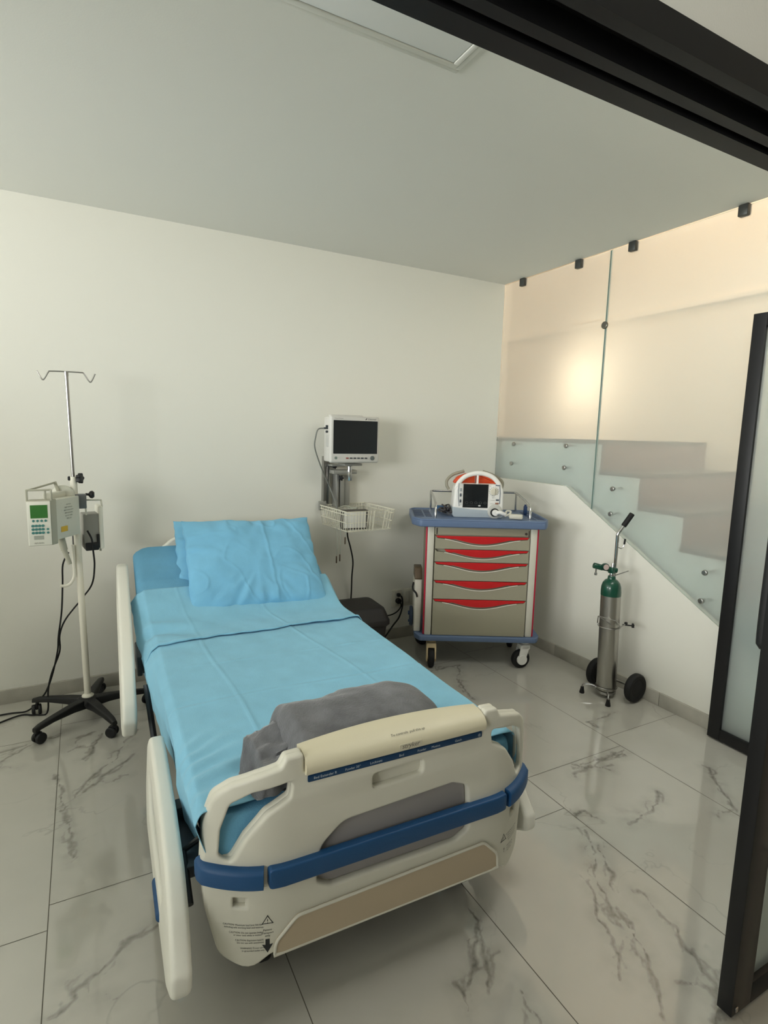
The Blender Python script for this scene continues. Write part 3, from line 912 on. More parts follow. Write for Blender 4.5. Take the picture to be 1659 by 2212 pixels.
head_holes = [rounded(rot_h([(0.18, -0.05), (0.55, -0.03), (0.90, -0.035), (0.92, -0.12), (0.30, -0.13)]), 0.03, 4)]
hr = obj('side_rail', rail_mesh(head_out, head_holes, -0.618, 0.054, tilt=0.03), RAILWHITE, bed, sharp=50)
hr['label'] = 'left head rail tilted up with the raised back section'
bm = rail_mesh([(a + 0.10, b_) for a, b_ in foot_out], [[(a + 0.10, b_) for a, b_ in h] for h in foot_holes], 0.532, 0.046, tilt=-0.03)
obj('side_rail', bm, RAILWHITE, bed, sharp=50)['label'] = 'right foot rail showing beside the footboard'
bm = BM()
BRK = mat('bracket_dark', (66, 70, 74), 0.45, metal=0.4)
add_box(bm, (-0.565, 1.45, 0.44), (0.022, 0.20, 0.09), 0.006, mtx=None); add_box(bm, (-0.535, 1.45, 0.40), (0.07, 0.05, 0.05), 0.006)
obj('rail_bracket', bm, BRK, bed); bm = BM()
add_box(bm, (-0.505, 0.32, 0.33), (0.06, 0.26, 0.035), 0.006); add_box(bm, (-0.500, 0.42, 0.35), (0.05, 0.05, 0.06), 0.006)
obj('rail_bracket', bm, BRK, bed); bm = BM()
add_tube(bm, [(-0.47, 0.24, 0.39), (-0.525, 0.24, 0.36), (-0.525, 0.12, 0.30)], 0.010, 8)
obj('release_lever', bm, BLACKPL, bed); bm = BM()
add_tube(bm, [(-0.55, 1.20, 0.42), (-0.53, 1.12, 0.20)], 0.012, 8)
obj('rail_bracket', bm, BRK, bed)

# ---- mattress in its fitted sheet (own thing, lies on the deck)
BN = 400
_bt = []
_v, _z = 1.36, 0.0
for _k in range(BN):
    _t = min(1.0, (_k * 0.002) / 0.30)
    _a = TILT * (_t * _t * (3 - 2 * _t))
    _bt.append((_v, _z, _a))
    _v += 0.002 * math.cos(_a); _z += 0.002 * math.sin(_a)
def bend(u, v, z):
    """flat mattress space -> curved up to the raised back section; the head end also sits a little to the left"""
    zb = 0.415
    if v > 1.30: u -= 0.028 * min(1.0, (v - 1.30) / 0.5)
    if v <= 1.36:
        return Vector((u, v, z))
    vv, zz, a = _bt[min(BN - 1, int((v - 1.36) / 0.002))]
    return Vector((u, vv - (z - zb) * math.sin(a), zb + zz + (z - zb) * math.cos(a)))
bm = BM()
prf = rounded([(-0.485, 0.417), (0.440, 0.417), (0.445, 0.545), (-0.496, 0.545)], [0.03, 0.03, 0.045, 0.045], 6)
vs_ = [0.082, 0.09, 0.11] + [0.15 + k * 0.05 for k in range(24)] + [1.32 + k * 0.02 for k in range(1, 39)] + [2.095, 2.11, 2.12]
rows = []
for i, v in enumerate(vs_):
    k = {0: 0.93, 1: 0.97, len(vs_) - 1: 0.90, len(vs_) - 2: 0.96, len(vs_) - 3: 0.985}.get(i, 1.0)
    row = []
    for (a, b_) in prf:
        uu = -0.018 + (a + 0.018) * k; zz = 0.481 + (b_ - 0.481) * (k if k == 1 else k * 0.97)
        wr = 0.0
        if b_ > 0.5 and v > 1.6:
            wr = 0.010 * noise.noise(Vector((a * 7 + v * 6, (v - a) * 20, 1.0))) + 0.007 * noise.noise(Vector((a * 30 - v * 12, v * 24 + a * 20, 3.0)))
        if a < 0: uu -= 0.034 * max(0.0, min(1.0, (v - 1.5) / 0.3))
        row.append(bm.verts.new(bend(uu, v, zz + wr)))
    rows.append(row)
n = len(prf)
for i in range(len(rows) - 1):
    for k in range(n):
        bm.faces.new((rows[i][k], rows[i + 1][k], rows[i + 1][(k + 1) % n], rows[i][(k + 1) % n]))
bm.faces.new(rows[0]); bm.faces.new(rows[-1][::-1])
mo = obj('mattress', bm, SHEETD, None, sharp=70)
mo.matrix_world = BMX
tag(mo, 'mattress in a tight blue fitted sheet, head end raised, under the loose sheet and pillows', 'mattress')

# ---- loose top sheet draped over the mattress
def crease(x, w): return math.exp(-(x / w) ** 2)
def sheet_pt(s, q, lift=0.0):
    """s across 0..1 (left hem to right hem), q along 0..1 (foot to head)"""
    v = 0.088 + q * 1.70
    pth = [(-0.500, 0.330), (-0.508, 0.40), (-0.522, 0.47), (-0.518, 0.53), (-0.494, 0.5535), (-0.44, 0.556), (-0.2, 0.557), (0.1, 0.557), (0.40, 0.556), (0.438, 0.553), (0.459, 0.525), (0.462, 0.47), (0.458, 0.40), (0.452, 0.36)]
    Ls = [0]
    for i in range(1, len(pth)): Ls.append(Ls[-1] + math.hypot(pth[i][0] - pth[i - 1][0], pth[i][1] - pth[i - 1][1]))
    tt = s * Ls[-1]
    i = 0
    while i < len(pth) - 2 and Ls[i + 1] < tt: i += 1
    f = (tt - Ls[i]) / (Ls[i + 1] - Ls[i])
    u = pth[i][0] + (pth[i + 1][0] - pth[i][0]) * f; z = pth[i][1] + (pth[i + 1][1] - pth[i][1]) * f
    side = max(0.0, min(1.0, (0.545 - z) / 0.08))
    # hanging edge: soft waves, shorter towards the foot corner
    if u < -0.48 or u > 0.45:
        sg = -1 if u < 0 else 1
        u += sg * side * (0.010 * noise.noise(Vector((v * 6.5, 0.3, sg * 2.0))) + 0.007 * noise.noise(Vector((v * 17, 1.3, sg * 4.0))) + (0.030 * max(0.0, min(1.0, (v - 0.85) / 0.25)) if sg < 0 else 0.0) - (0.012 * max(0.0, min(1.0, (0.85 - v) / 0.2)) if sg < 0 else 0.0))
        z += side * 0.02 * noise.noise(Vector((v * 4.0, 7.0, sg)))
        if sg < 0: z -= side * 0.02 * math.sin(v * 3)
    if u < -0.48:
        ft = max(0.0, min(1.0, (0.34 - v) / 0.2))
        u += 0.022 * ft * side; z += (0.415 - z) * 0.75 * ft * side * (1 if z < 0.45 else 0.3)
    top = 1.0 - side
    h = 0.0030 * noise.noise(Vector((u * 5, v * 4, 0.5))) + 0.0016 * noise.noise(Vector((u * 17 + v * 5, v * 11, 2.5)))
    # ironed fold marks
    h += 0.0036 * crease(u + 0.303 + 0.05 * (v - 0.87) + 0.006 * math.sin(v * 7), 0.0055) * (0.55 + 0.6 * abs(noise.noise(Vector((v * 4, 0.7, 2.2)))))
    h += 0.0036 * crease(u - 0.150 + 0.28 * (v - 0.87) * 0.55 + 0.006 * math.sin(v * 6), 0.0055) * (0.55 + 0.6 * abs(noise.noise(Vector((v * 4, 3.7, 2.2)))))
    h += 0.0058 * crease(v - 0.655 + 0.010 * math.sin(u * 9), 0.0075) * (0.35 + 1.2 * abs(noise.noise(Vector((u * 5, 1.2, 8.1))))) - 0.003 * crease(v - 0.667, 0.012)
    h += 0.0030 * crease(v - 0.97 + 0.02 * u, 0.006) * abs(noise.noise(Vector((u * 6, 4.2, 1.1)))) * 2
    # pulled wrinkles round the foot corner on the left and beside the blanket
    dw = u + 0.47 + (v - 0.22) * -0.55
    h += 0.006 * max(0, 1 - abs(v - 0.25) / 0.28) * max(0.0, min(1, (-u - 0.25) / 0.2)) * math.sin(95 * (v - 0.45 * (u + 0.5)) + 3 * noise.noise(Vector((u * 6, v * 6, 0))))
    # loose folds left of the hip where the head section starts to rise
    g = max(0.0, 1 - abs(v - 1.42) / 0.34) * max(0.0, min(1, (-u - 0.22) / 0.22))
    h += 0.016 * g * math.sin(26 * v + 9 * (u + 0.4) + 2 * noise.noise(Vector((u * 5, v * 5, 3))))
    h += lift
    return bend(u, v, z + h * top + 0.0035)
def cuff_pt(s, q):
    """the turned down layer lying on the sheet, its free edge lifting a little"""
    w_ = 0.016 * noise.noise(Vector((s * 7, 0.0, 6.0))) + 0.010 * noise.noise(Vector((s * 19, 0.0, 7.0)))
    v0 = 1.238 + 0.03 * s + w_
    v = v0 + (1.792 - v0) * q
    s2 = 0.045 + 0.90 * s
    edge = max(0.0, 1 - q / 0.05)
    puff = (0.006 + 0.010 * max(0.0, noise.noise(Vector((s * 4.5, 0.3, 1.0))) + 0.35)) * (edge ** 0.6) if q < 0.05 else 0.0
    roll = -0.006 if q == 0 else 0.0
    return sheet_pt(s2, (v - 0.088) / 1.70, 0.0065 + puff + roll)
bm = BM()
add_grid(bm, 230, 300, sheet_pt)
cb = BM(); add_grid(cb, 200, 110, cuff_pt); merge(bm, cb)
so = obj('bed_sheet', bm, SHEET, None, sharp=80)
md = so.modifiers.new('thickness', 'SOLIDIFY'); md.thickness = 0.002; md.offset = 1
so.matrix_world = BMX
tag(so, 'light blue top sheet draped over the mattress with its head edge turned down', 'bed sheet')

# ---- pillows
def pillow(name, label, wd, ht, thick, seed, mtx):
    bm = BM()
    N = 110; K = 84
    def fn(sgn):
        def f(a, b_):
            x = 2 * a - 1; y = 2 * b_ - 1
            px = x * (1 - 0.10 * (1 - abs(x)) * 0 - 0.055 * (1 - y * y) * abs(x) ** 3 * -0.4)
            t = max(0.0, (1 - abs(x) ** 3.2)) ** 0.55 * max(0.0, (1 - abs(y) ** 2.6)) ** 0.55
            wrk = 0.006 * noise.noise(Vector((x * 2.2 + seed, y * 2.0, seed))) + 0.003 * noise.noise(Vector((x * 6 + seed, y * 4.0, seed + 3)))
            e = max(abs(x), abs(y))
            fan = math.atan2(y + 0.15, x)
            wrk += 0.011 * max(0, e - 0.35) * math.sin(fan * 19 + 4 * noise.noise(Vector((x * 3, y * 3, seed)))) * (0.5 + noise.noise(Vector((x * 2, y * 2, seed + 5))))
            wrk += 0.0045 * (1 - min(1, abs(noise.noise(Vector((x * 2.1 + y * 0.9, y * 1.3 - x * 0.4, seed + 7)))) / 0.05)) * min(1, e * 1.6)
            wrk += 0.004 * crease(x - 0.20 + 0.03 * y, 0.02)
            pin = 1 - 0.045 * (1 - y * y) * (abs(x) ** 4) * 1.0
            pin2 = 1 - 0.06 * (1 - x * x) * (abs(y) ** 4)
            edge = 0.007 * noise.noise(Vector((x * 5, y * 5, seed + 9)))
            return mtx @ Vector((px * pin * wd / 2 + edge, y * pin2 * ht / 2 + edge, sgn * (t * thick / 2 + wrk * min(1, t * 2.5)) + 0.012 * noise.noise(Vector((x * 1.7, y * 1.7, seed + 20)))))
        return f
    add_grid(bm, N, K, fn(1)); add_grid(bm, N, K, fn(-1))
    bmesh.ops.remove_doubles(bm, verts=bm.verts[:], dist=1e-4)
    o = obj(name, bm, PILLOW, None, sharp=80)
    o.matrix_world = BMX
    return tag(o, label, 'pillow')
def pmat(c, tilt, roll=0.0):
    return Matrix.Translation(c) @ Matrix.Rotation(tilt, 4, 'X') @ Matrix.Rotation(roll, 4, 'Z')
pillow('pillow', 'light blue pillow in front, leaning on the other pillow', 0.70, 0.57, 0.14, 1.0, pmat((0.030, 1.730, 0.778), R(45), R(-1.5)))
pillow('pillow', 'light blue pillow behind, its left edge and right corner showing past the front one', 0.71, 0.46, 0.12, 5.0, pmat((0.000, 1.880, 0.800), R(40), R(-3.5)))

# ---- folded grey fleece blanket at the foot
def rollpt(seed, u0, u1, vc, zc, rv, rz, amp):
    def f(a, b_):
        u = u0 + (u1 - u0) * a
        th = 2 * math.pi * b_
        e0 = min(1.0, (a / 0.10)); e1 = min(1.0, (1 - a) / 0.34)
        k = (1 - (1 - e0) ** 2.2) ** 0.5 * (0.30 + 0.70 * (1 - (1 - e1) ** 2.0) ** 0.5) if 0 < a < 1 else 0.02
        cx, sx = math.cos(th), math.sin(th)
        sq = lambda t: math.copysign(abs(t) ** 0.75, t)
        nn = amp * (noise.noise(Vector((u * 5, cx * 1.4 + seed, sx * 1.4))) + 0.5 * noise.noise(Vector((u * 13, cx * 3 + seed, sx * 3))) + 0.25 * noise.noise(Vector((u * 30, cx * 7 + seed, sx * 7))))
        r = k * (1 + nn)
        z = zc + rz * sq(sx) * r - (1 - k) * rz * 0.75
        return Vector((u + 0.02 * sx * (1 - a), vc + rv * sq(cx) * r + 0.05 * (1 - a) * -1 + 0.03, max(0.561, z)))
    return f
bm = BM()
add_grid(bm, 80, 56, rollpt(1.0, -0.295, 0.235, 0.215, 0.628, 0.140, 0.068, 0.13))
t2 = BM()
add_grid(t2, 44, 48, rollpt(7.0, -0.372, -0.225, 0.175, 0.603, 0.100, 0.050, 0.62)); merge(bm, t2)
t2 = BM()
add_grid(t2, 40, 40, rollpt(12.0, -0.318, 0.10, 0.180, 0.595, 0.110, 0.044, 0.34)); merge(bm, t2)
bl = obj('blanket', bm, FLEECE, None, sharp=80)
bl.matrix_world = BMX
tag(bl, 'folded grey fleece blanket bunched on the bed against the footboard', 'blanket')

# ================================================================== IV STAND AND PUMPS
iv = thing('iv_stand', 'white drip stand on a black five-star wheeled base beside the bed', 'drip stand', (-2.832, -0.342, 0))
LEAN = -0.015
def px(z): return LEAN * (z - 0.12)
bm = BM(); add_cyl(bm, (0, 0, 0.115), (px(1.23), 0, 1.23), 0.0155, 20); obj('pole', bm, WHITEPAINT, iv)
bm = BM(); add_cyl(bm, (px(1.22), 0, 1.22), (px(1.715), 0, 1.715), 0.0075, 14); obj('upper_rod', bm, STEEL, iv)
bm = BM(); zt = 1.714
x0 = px(zt)
pts = [(-0.118, 0, 0.005), (-0.100, 0, -0.032), (-0.090, 0, -0.030), (-0.072, 0, 0.002), (-0.06, 0, 0.006), (0, 0, 0.008), (0.06, 0, 0.008), (0.072, 0, 0.004), (0.093, 0, -0.030), (0.103, 0, -0.030), (0.120, 0, 0.006)]
add_tube(bm, smooth_path([(x0 + a, b_, zt + c) for a, b_, c in pts], 4), 0.0032, 8)
add_cyl(bm, (x0, 0, zt - 0.012), (x0, 0, zt + 0.008), 0.009, 14)
obj('hook_bar', bm, STEEL, iv)
def star_knob(bm, c, axis, r=0.022, th=0.018):
    q = Vector(axis).to_track_quat('Z', 'Y').to_matrix()
    prf = []
    for k in range(40):
        a = 2 * math.pi * k / 40
        rr = r * (0.84 + 0.16 * math.cos(5 * a))
        prf.append((rr * math.cos(a), rr * math.sin(a)))
    add_prism(bm, prf, th, lambda x, y, z: Vector(c) + q @ Vector((x, y, z - th / 2)), 0.003)
bm = BM(); star_knob(bm, (px(1.22) + 0.028, -0.006, 1.222), (1, -0.5, 0), 0.026, 0.02); add_cyl(bm, (px(1.22), 0, 1.222), (px(1.22) + 0.025, -0.006, 1.222), 0.006); add_box(bm, (px(1.22) - 0.018, 0, 1.222), (0.012, 0.02, 0.02), 0.004)
obj('knob', bm, BLACKPL, iv)
bm = BM(); add_lathe(bm, [(0.028, 0.112), (0.028, 0.118), (0.020, 0.124), (0.0165, 0.128)], seg=24); obj('collar', bm, WHITEPAINT, iv)
bm = BM(); add_lathe(bm, [(0.03, 0.06), (0.048, 0.065), (0.052, 0.085), (0.045, 0.105), (0.03, 0.113)], seg=24); obj('hub', bm, BLACKPL, iv)
for k in range(5):
    a = R(4.0 + 72 * k)
    mtx = Matrix.Rotation(a, 4, 'Z')
    bm = BM()
    secs = [(0.02, 0.030, 0.060, 0.108), (0.10, 0.026, 0.070, 0.106), (0.20, 0.021, 0.072, 0.098), (0.265, 0.018, 0.066, 0.090), (0.293, 0.013, 0.060, 0.082)]
    rows = []
    for d, hw, z0, z1 in secs:
        ring_ = rounded([(-hw, z0), (hw, z0), (hw * 0.75, z1), (-hw * 0.75, z1)], 0.008, 3)
        rows.append([bm.verts.new(mtx @ Vector((d, y, z))) for y, z in ring_])
    n = len(rows[0])
    for i in range(len(rows) - 1):
        for q in range(n): bm.faces.new((rows[i][q], rows[i + 1][q], rows[i + 1][(q + 1) % n], rows[i][(q + 1) % n]))
    bm.faces.new(rows[0]); bm.faces.new(rows[-1])
    leg = obj('leg', bm, BLACKPL, iv)
    bm = BM()
    add_cyl(bm, mtx @ Vector((0.272, 0, 0.05)), mtx @ Vector((0.272, 0, 0.075)), 0.008)
    sw = Matrix.Translation(mtx @ Vector((0.278, 0, 0))) @ Matrix.Rotation(a + R(35 + 47 * k), 4, 'Z')
    for q in (-0.014, 0.014): add_cyl(bm, sw @ Vector((0.008, q - 0.008, 0.0265)), sw @ Vector((0.008, q + 0.008, 0.0265)), 0.0262, 22, bev=0.005)
    add_box(bm, (0.004, 0, 0.040), (0.036, 0.012, 0.026), 0.005, mtx=sw)
    obj('caster', bm, BLACKPL, leg)
# white J hook low on the pole
bm = BM(); add_tube(bm, smooth_path([(px(0.9) - 0.022, -0.012, 0.90), (px(0.8) - 0.022, -0.012, 0.80), (px(0.75) - 0.024, -0.012, 0.745), (px(0.7) - 0.04, -0.014, 0.712), (px(0.7) - 0.062, -0.016, 0.700), (px(0.7) - 0.086, -0.018, 0.703)], 5), 0.007, 10)
obj('hook', bm, WHITEPAINT, iv)

# ---- large infusion pump: front face looks left of the camera
pump = thing('infusion_pump', 'infusion pump with a green display clamped on the drip stand', 'infusion pump', (-2.850, -0.372, 0.016))
# local: x right along the face, y depth (away), body runs from the face at y=-0.20 back to the pole
PM = Matrix.Translation((0, 0, 0))
fx0, fx1 = -0.205, -0.105
def shear(x, y, z):   # the body recedes to the right behind the face
    return Vector((x, y, z))
bm = BM()
# body: box behind the face, seen on its right side
add_prism(bm, rounded([(-0.168, -0.150), (-0.078, -0.150), (0.026, 0.004), (-0.066, 0.004)], 0.008, 3), 0.185, lambda a, b_, c: (a, b_, 0.940 + c), 0.004)
add_prism(bm, rounded([(-0.125, -0.10), (-0.090, -0.10), (-0.030, 0.0), (-0.066, 0.0)], 0.006, 3), 0.03, lambda a, b_, c: (a, b_, 1.12 + c), 0.003)
body = obj('housing', bm, PUMPWHITE, pump)
bm = BM()
add_prism(bm, rounded([(-0.182, -0.180), (-0.088, -0.178), (-0.066, -0.148), (-0.166, -0.146)], 0.004, 3), 0.205, lambda a, b_, c: (a, b_, 0.925 + c), 0.004)
obj('bezel', bm, PUMPGREY, pump)
FN = Vector((0.0, -1, 0))
def face(x, z, d=0.0):   # point on the front face, x 0..0.1
    return Vector((-0.182 + 0.094 * x / 0.101, -0.180, z)) + FN * d
bm = BM(); add_prism(bm, rounded([(0.003, 0.928), (0.098, 0.928), (0.098, 1.124), (0.003, 1.124)], 0.004, 3), 0.007, lambda a, b_, c: face(a, b_, c), 0.002); fc = obj('front_panel', bm, PUMPFACE, pump)
bm = BM(); add_prism(bm, [(0.016, 1.050), (0.086, 1.050), (0.086, 1.108), (0.016, 1.108)], 0.0015, lambda a, b_, c: face(a, b_, 0.007 + c)); obj('display', bm, LCDGREEN, pump)
bm = BM()
def dot(bm, x, z, rx, rz):
    P = [(x + rx * math.cos(2 * math.pi * k / 14), z + rz * math.sin(2 * math.pi * k / 14)) for k in range(14)]
    add_prism(bm, P, 0.003, lambda a, b_, c: face(a, b_, 0.006 + c))
for k in range(4): dot(bm, 0.027 + 0.0165 * k, 1.038, 0.0052, 0.0055)
for r_ in range(3):
    for k in range(4): dot(bm, 0.024 + 0.0135 * k, 1.016 - 0.0155 * r_, 0.0068, 0.0058)
for r_ in range(2): dot(bm, 0.084, 1.000 - 0.0155 * r_, 0.0055, 0.0052)
obj('keys', bm, TEAL, pump)
bm = BM(); add_prism(bm, [(0.026, 0.955), (0.066, 0.955), (0.066, 0.972), (0.026, 0.972)], 0.0015, lambda a, b_, c: face(a, b_, 0.0065 + c)); obj('key_panel', bm, mat('key_panel_grey', (160, 164, 152), 0.6), pump)
bm = BM(); add_text(bm, 'INFUSION', 0.011, lambda x, y: face(0.046 + x * 0.8, 0.938 + y, 0.0076)); obj('face_print', bm, INKGREY, pump)
# carrying handle: two uprights and bar loops above the face
bm = BM()
def seg(p, q, w=0.012, h=0.008):
    p = Vector(p); q = Vector(q); d = q - p
    mt = Matrix.Translation((p + q) / 2) @ d.to_track_quat('X', 'Z').to_matrix().to_4x4()
    add_box(bm, (0, 0, 0), (d.length + h * 0.6, w, h), 0.002, mtx=mt)
A_ = Vector((-0.178, -0.170, 1.128)); B_ = Vector((-0.086, -0.168, 1.128)); up = Vector((0, 0, 0.044))
seg(A_, A_ + up, 0.02); seg(B_, B_ + up, 0.02); seg(A_ + up, B_ + up, 0.016); seg(A_ + up + Vector((0.005, 0, 0)), Vector((-0.075, 0.0, 1.190)), 0.008, 0.008)
seg(Vector((-0.075, 0.0, 1.190)), Vector((-0.062, 0.0, 1.145)), 0.016, 0.014); seg(B_ + Vector((-0.022, 0, 0)), B_ + Vector((-0.022, 0, 0.040)), 0.006)
obj('handle', bm, PUMPGREY, pump)
# round white drum on top of the body
bm = BM(); dm = Matrix.Translation((-0.045, 0.020, 1.125)) @ Matrix.Rotation(R(90), 4, 'X')
add_lathe(bm, [(0.046, -0.016), (0.050, -0.010), (0.050, 0.012), (0.042, 0.018), (0.0, 0.022)], seg=28, axis=dm.to_3x3(), origin=dm.translation); obj('clamp_drum', bm, PUMPWHITE, pump)
SD = Vector((0.104, 0.154, 0)).normalized(); SN = Vector((0.154, -0.104, 0)).normalized()
def sidept(x, z, d=0.0): return Vector((-0.078, -0.150, 0)) + SD * x + SN * d + Vector((0, 0, z))
bm = BM(); add_prism(bm, [(0.040, 0.975), (0.085, 0.975), (0.085, 1.0), (0.040, 1.0)], 0.001, lambda a, b_, c: sidept(a, b_ - 0.004, 0.0004 + c)); st = obj('warning_sticker', bm, YELLOW, body)
bm = BM()
for i, tx in enumerate(('CAUTION', 'INLET 120V 60Hz', 'RISK OF EXPLOSION', 'REFER SERVICING', 'DO NOT OPEN', 'SERIAL NO')):
    add_text(bm, tx, 0.0085, lambda x, y, i=i: sidept(0.098 + x * 0.85, 1.094 - 0.013 * i + y, 0.0008))
for p, q in (((0.05, 1.103), (0.15, 1.103)), ((0.05, 1.07), (0.05, 1.103))):
    add_box(bm, (0, 0, 0), (0.001, 0.001, 0.001), mtx=Matrix.Translation(sidept(p[0], p[1], 0.0005)))
obj('side_print', bm, INKGREY, body)
bm = BM(); add_cyl(bm, (-0.066, -0.03, 0.955), (-0.050, -0.028, 0.87), 0.017, 16, r2=0.015); add_cyl(bm, (-0.052, -0.028, 0.875), (-0.030, -0.028, 0.80), 0.012, 14, r2=0.010)
obj('drop_sensor', bm, PUMPGREY, pump)
bm = BM(); add_box(bm, (0.028, 0.030, 1.095), (0.05, 0.04, 0.07), 0.004); obj('pole_clamp', bm, METALGREY, pump)
bm = BM(); add_cyl(bm, (0.05, 0.028, 1.128), (0.070, 0.026, 1.126), 0.006); add_lathe(bm, [(0.006, 0), (0.017, 0.008), (0.019, 0.018), (0.012, 0.026)], origin=(0.062, 0.027, 1.126), axis=Vector((1, -0.1, 0)).to_track_quat('Z', 'Y').to_matrix(), seg=18)
obj('clamp_knob', bm, BLACKPL, pump)
# ---- second pump behind the pole, seen from its rear
p2 = thing('infusion_pump', 'smaller pump behind the drip pole, grey back and white side showing', 'infusion pump', (-2.788, -0.270, 0.0), R(8))
bm = BM(); add_box(bm, (0.002, 0.0, 0.955), (0.075, 0.10, 0.175), 0.006); obj('housing', bm, mat('pump_back_grey', (150, 148, 140), 0.5), p2)
bm = BM(); add_box(bm, (0.044, 0.0, 0.972), (0.020, 0.115, 0.215), 0.006); obj('front_panel', bm, PUMPFACE, p2)
bm = BM()
for p, q in (((0.052, -0.045, 1.075), (0.049, -0.045, 1.11)), ((0.049, -0.045, 1.11), (-0.02, -0.045, 1.113)), ((-0.02, -0.045, 1.113), (-0.02, -0.045, 1.04))): seg(p, q, 0.010, 0.008)
obj('handle', bm, WHITEPAINT, p2)
bm = BM(); add_box(bm, (0.0, -0.045, 0.880), (0.060, 0.03, 0.040), 0.005); add_box(bm, (0.028, -0.053, 0.905), (0.012, 0.012, 0.07), 0.003); add_box(bm, (-0.065, -0.02, 0.91), (0.03, 0.06, 0.07), 0.008); obj('bracket', bm, BLACKPL, p2)
for x in (0.04, 0.056):
    bm = BM(); add_cyl(bm, (x, 0.03 * (1 if x > 0.05 else -1), 0.866), (x, 0.03 * (1 if x > 0.05 else -1), 0.85), 0.005, 10); obj('foot', bm, PUMPGREY, p2)
# ---- their two mains cords
def cord(name, label, pts, r, m, n=6, seg_=8):
    bm = BM(); add_tube(bm, smooth_path(pts, n), r, seg_)
    return tag(obj(name, bm, m), label, 'cable')
cord('power_cord', 'black cord hanging straight down from the left of the drip stand pumps', [(-2.885, -0.335, 0.86), (-2.912, -0.325, 0.80), (-2.918, -0.31, 0.70), (-2.930, -0.28, 0.55), (-2.950, -0.26, 0.42), (-2.958, -0.25, 0.34), (-2.985, -0.23, 0.22), (-3.015, -0.215, 0.13), (-3.045, -0.20, 0.08), (-3.11, -0.165, 0.010), (-3.2, -0.15, 0.006), (-3.4, -0.16, 0.006)], 0.0042, BLACKRB)
cord('power_cord', 'black cord slanting behind the drip pole from the right hand pump', [(-2.800, -0.345, 0.965), (-2.782, -0.350, 0.92), (-2.778, -0.345, 0.86), (-2.775, -0.32, 0.78), (-2.790, -0.29, 0.68), (-2.84, -0.262, 0.60), (-2.915, -0.25, 0.50), (-2.945, -0.245, 0.42), (-2.950, -0.24, 0.33), (-2.99, -0.235, 0.22), (-3.01, -0.23, 0.13), (-3.02, -0.235, 0.012), (-3.08, -0.22, 0.007), (-3.15, -0.20, 0.007), (-3.30, -0.29, 0.006)], 0.0042, BLACKRB)

# ================================================================== MONITOR ON ITS WALL MOUNT
mon = thing('patient_monitor', 'white bedside patient monitor with a dark blank screen, mounted on the back wall', 'patient monitor', (-1.315, -0.25, 1.432))
bm = BM()
add_box(bm, (0.0, 0.012, 0.0), (0.335, 0.036, 0.286), 0.014, 4)
add_prism(bm, rounded([(-0.160, -0.138), (0.10, -0.138), (0.130, -0.118), (0.155, -0.10), (0.155, 0.136), (-0.160, 0.136)], 0.012, 3), 0.10, lambda a, b_, c: (a, 0.024 + c, b_), 0.012)
add_box(bm, (-0.03, 0.075, 0.140), (0.22, 0.05, 0.022), 0.008)
obj('housing', bm, MONWHITE, mon)
bm = BM(); add_prism(bm, rounded([(-0.148, -0.086), (0.150, -0.086), (0.150, 0.116), (-0.148, 0.116)], 0.003, 2), 0.003, lambda a, b_, c: (a, -0.0085 + c, b_)); obj('screen', bm, SCREEN, mon)
for k in range(6):
    bm = BM(); add_box(bm, (-0.054 + 0.0255 * k, -0.0075, -0.113), (0.017, 0.005, 0.008), 0.001); obj('button', bm, mat('button_red', (140, 70, 60), 0.5) if k == 0 else mat('button_dark', (66, 70, 74), 0.5), mon)
bm = BM(); add_cyl(bm, (0.117, -0.016, -0.112), (0.117, -0.004, -0.112), 0.0135, 22, bev=0.003); obj('dial', bm, mat('dial_grey', (92, 100, 98), 0.45), mon)
bm = BM(); add_cyl(bm, (-0.130, -0.0085, -0.112), (-0.130, -0.004, -0.112), 0.0085, 18); obj('power_button', bm, mat('power_grey', (118, 134, 126), 0.45), mon)
bm = BM()
add_text(bm, 'Edanmed', 0.015, lambda x, y: (0.110 + x, -0.0066, 0.127 + y), shear=0.3)
bm.faces.new([bm.verts.new((0.073 + a, -0.0066, 0.127 + b_)) for a, b_ in ((-0.010, -0.005), (-0.002, -0.005), (0.006, 0.006), (0.0, 0.006))])
obj('brand_print', bm, INK, mon, recalc=False)
bm = BM(); add_text(bm, 'Patient Monitor', 0.009, lambda x, y: (-0.112 + x, -0.0066, 0.127 + y)); add_text(bm, '!  -', 0.010, lambda x, y: (-0.105 + x, -0.0066, -0.112 + y))
for k in range(6): add_text(bm, '-', 0.012, lambda x, y, k=k: (-0.054 + 0.0255 * k + x, -0.0066, -0.098 + y))
obj('panel_print', bm, INKGREY, mon)
bm = BM()
for z in (0.078, 0.045): add_cyl(bm, (-0.172, 0.055, z), (-0.158, 0.055, z), 0.007, 12)
add_cyl(bm, (-0.185, 0.055, 0.066), (-0.160, 0.055, 0.066), 0.006, 10)
obj('socket', bm, mat('socket_dark', (60, 66, 70), 0.5), mon)
bm = BM(); add_box(bm, (-0.161, 0.06, -0.01), (0.004, 0.03, 0.075), 0.001); obj('side_cover', bm, mat('side_cover', (188, 188, 182), 0.5), mon)

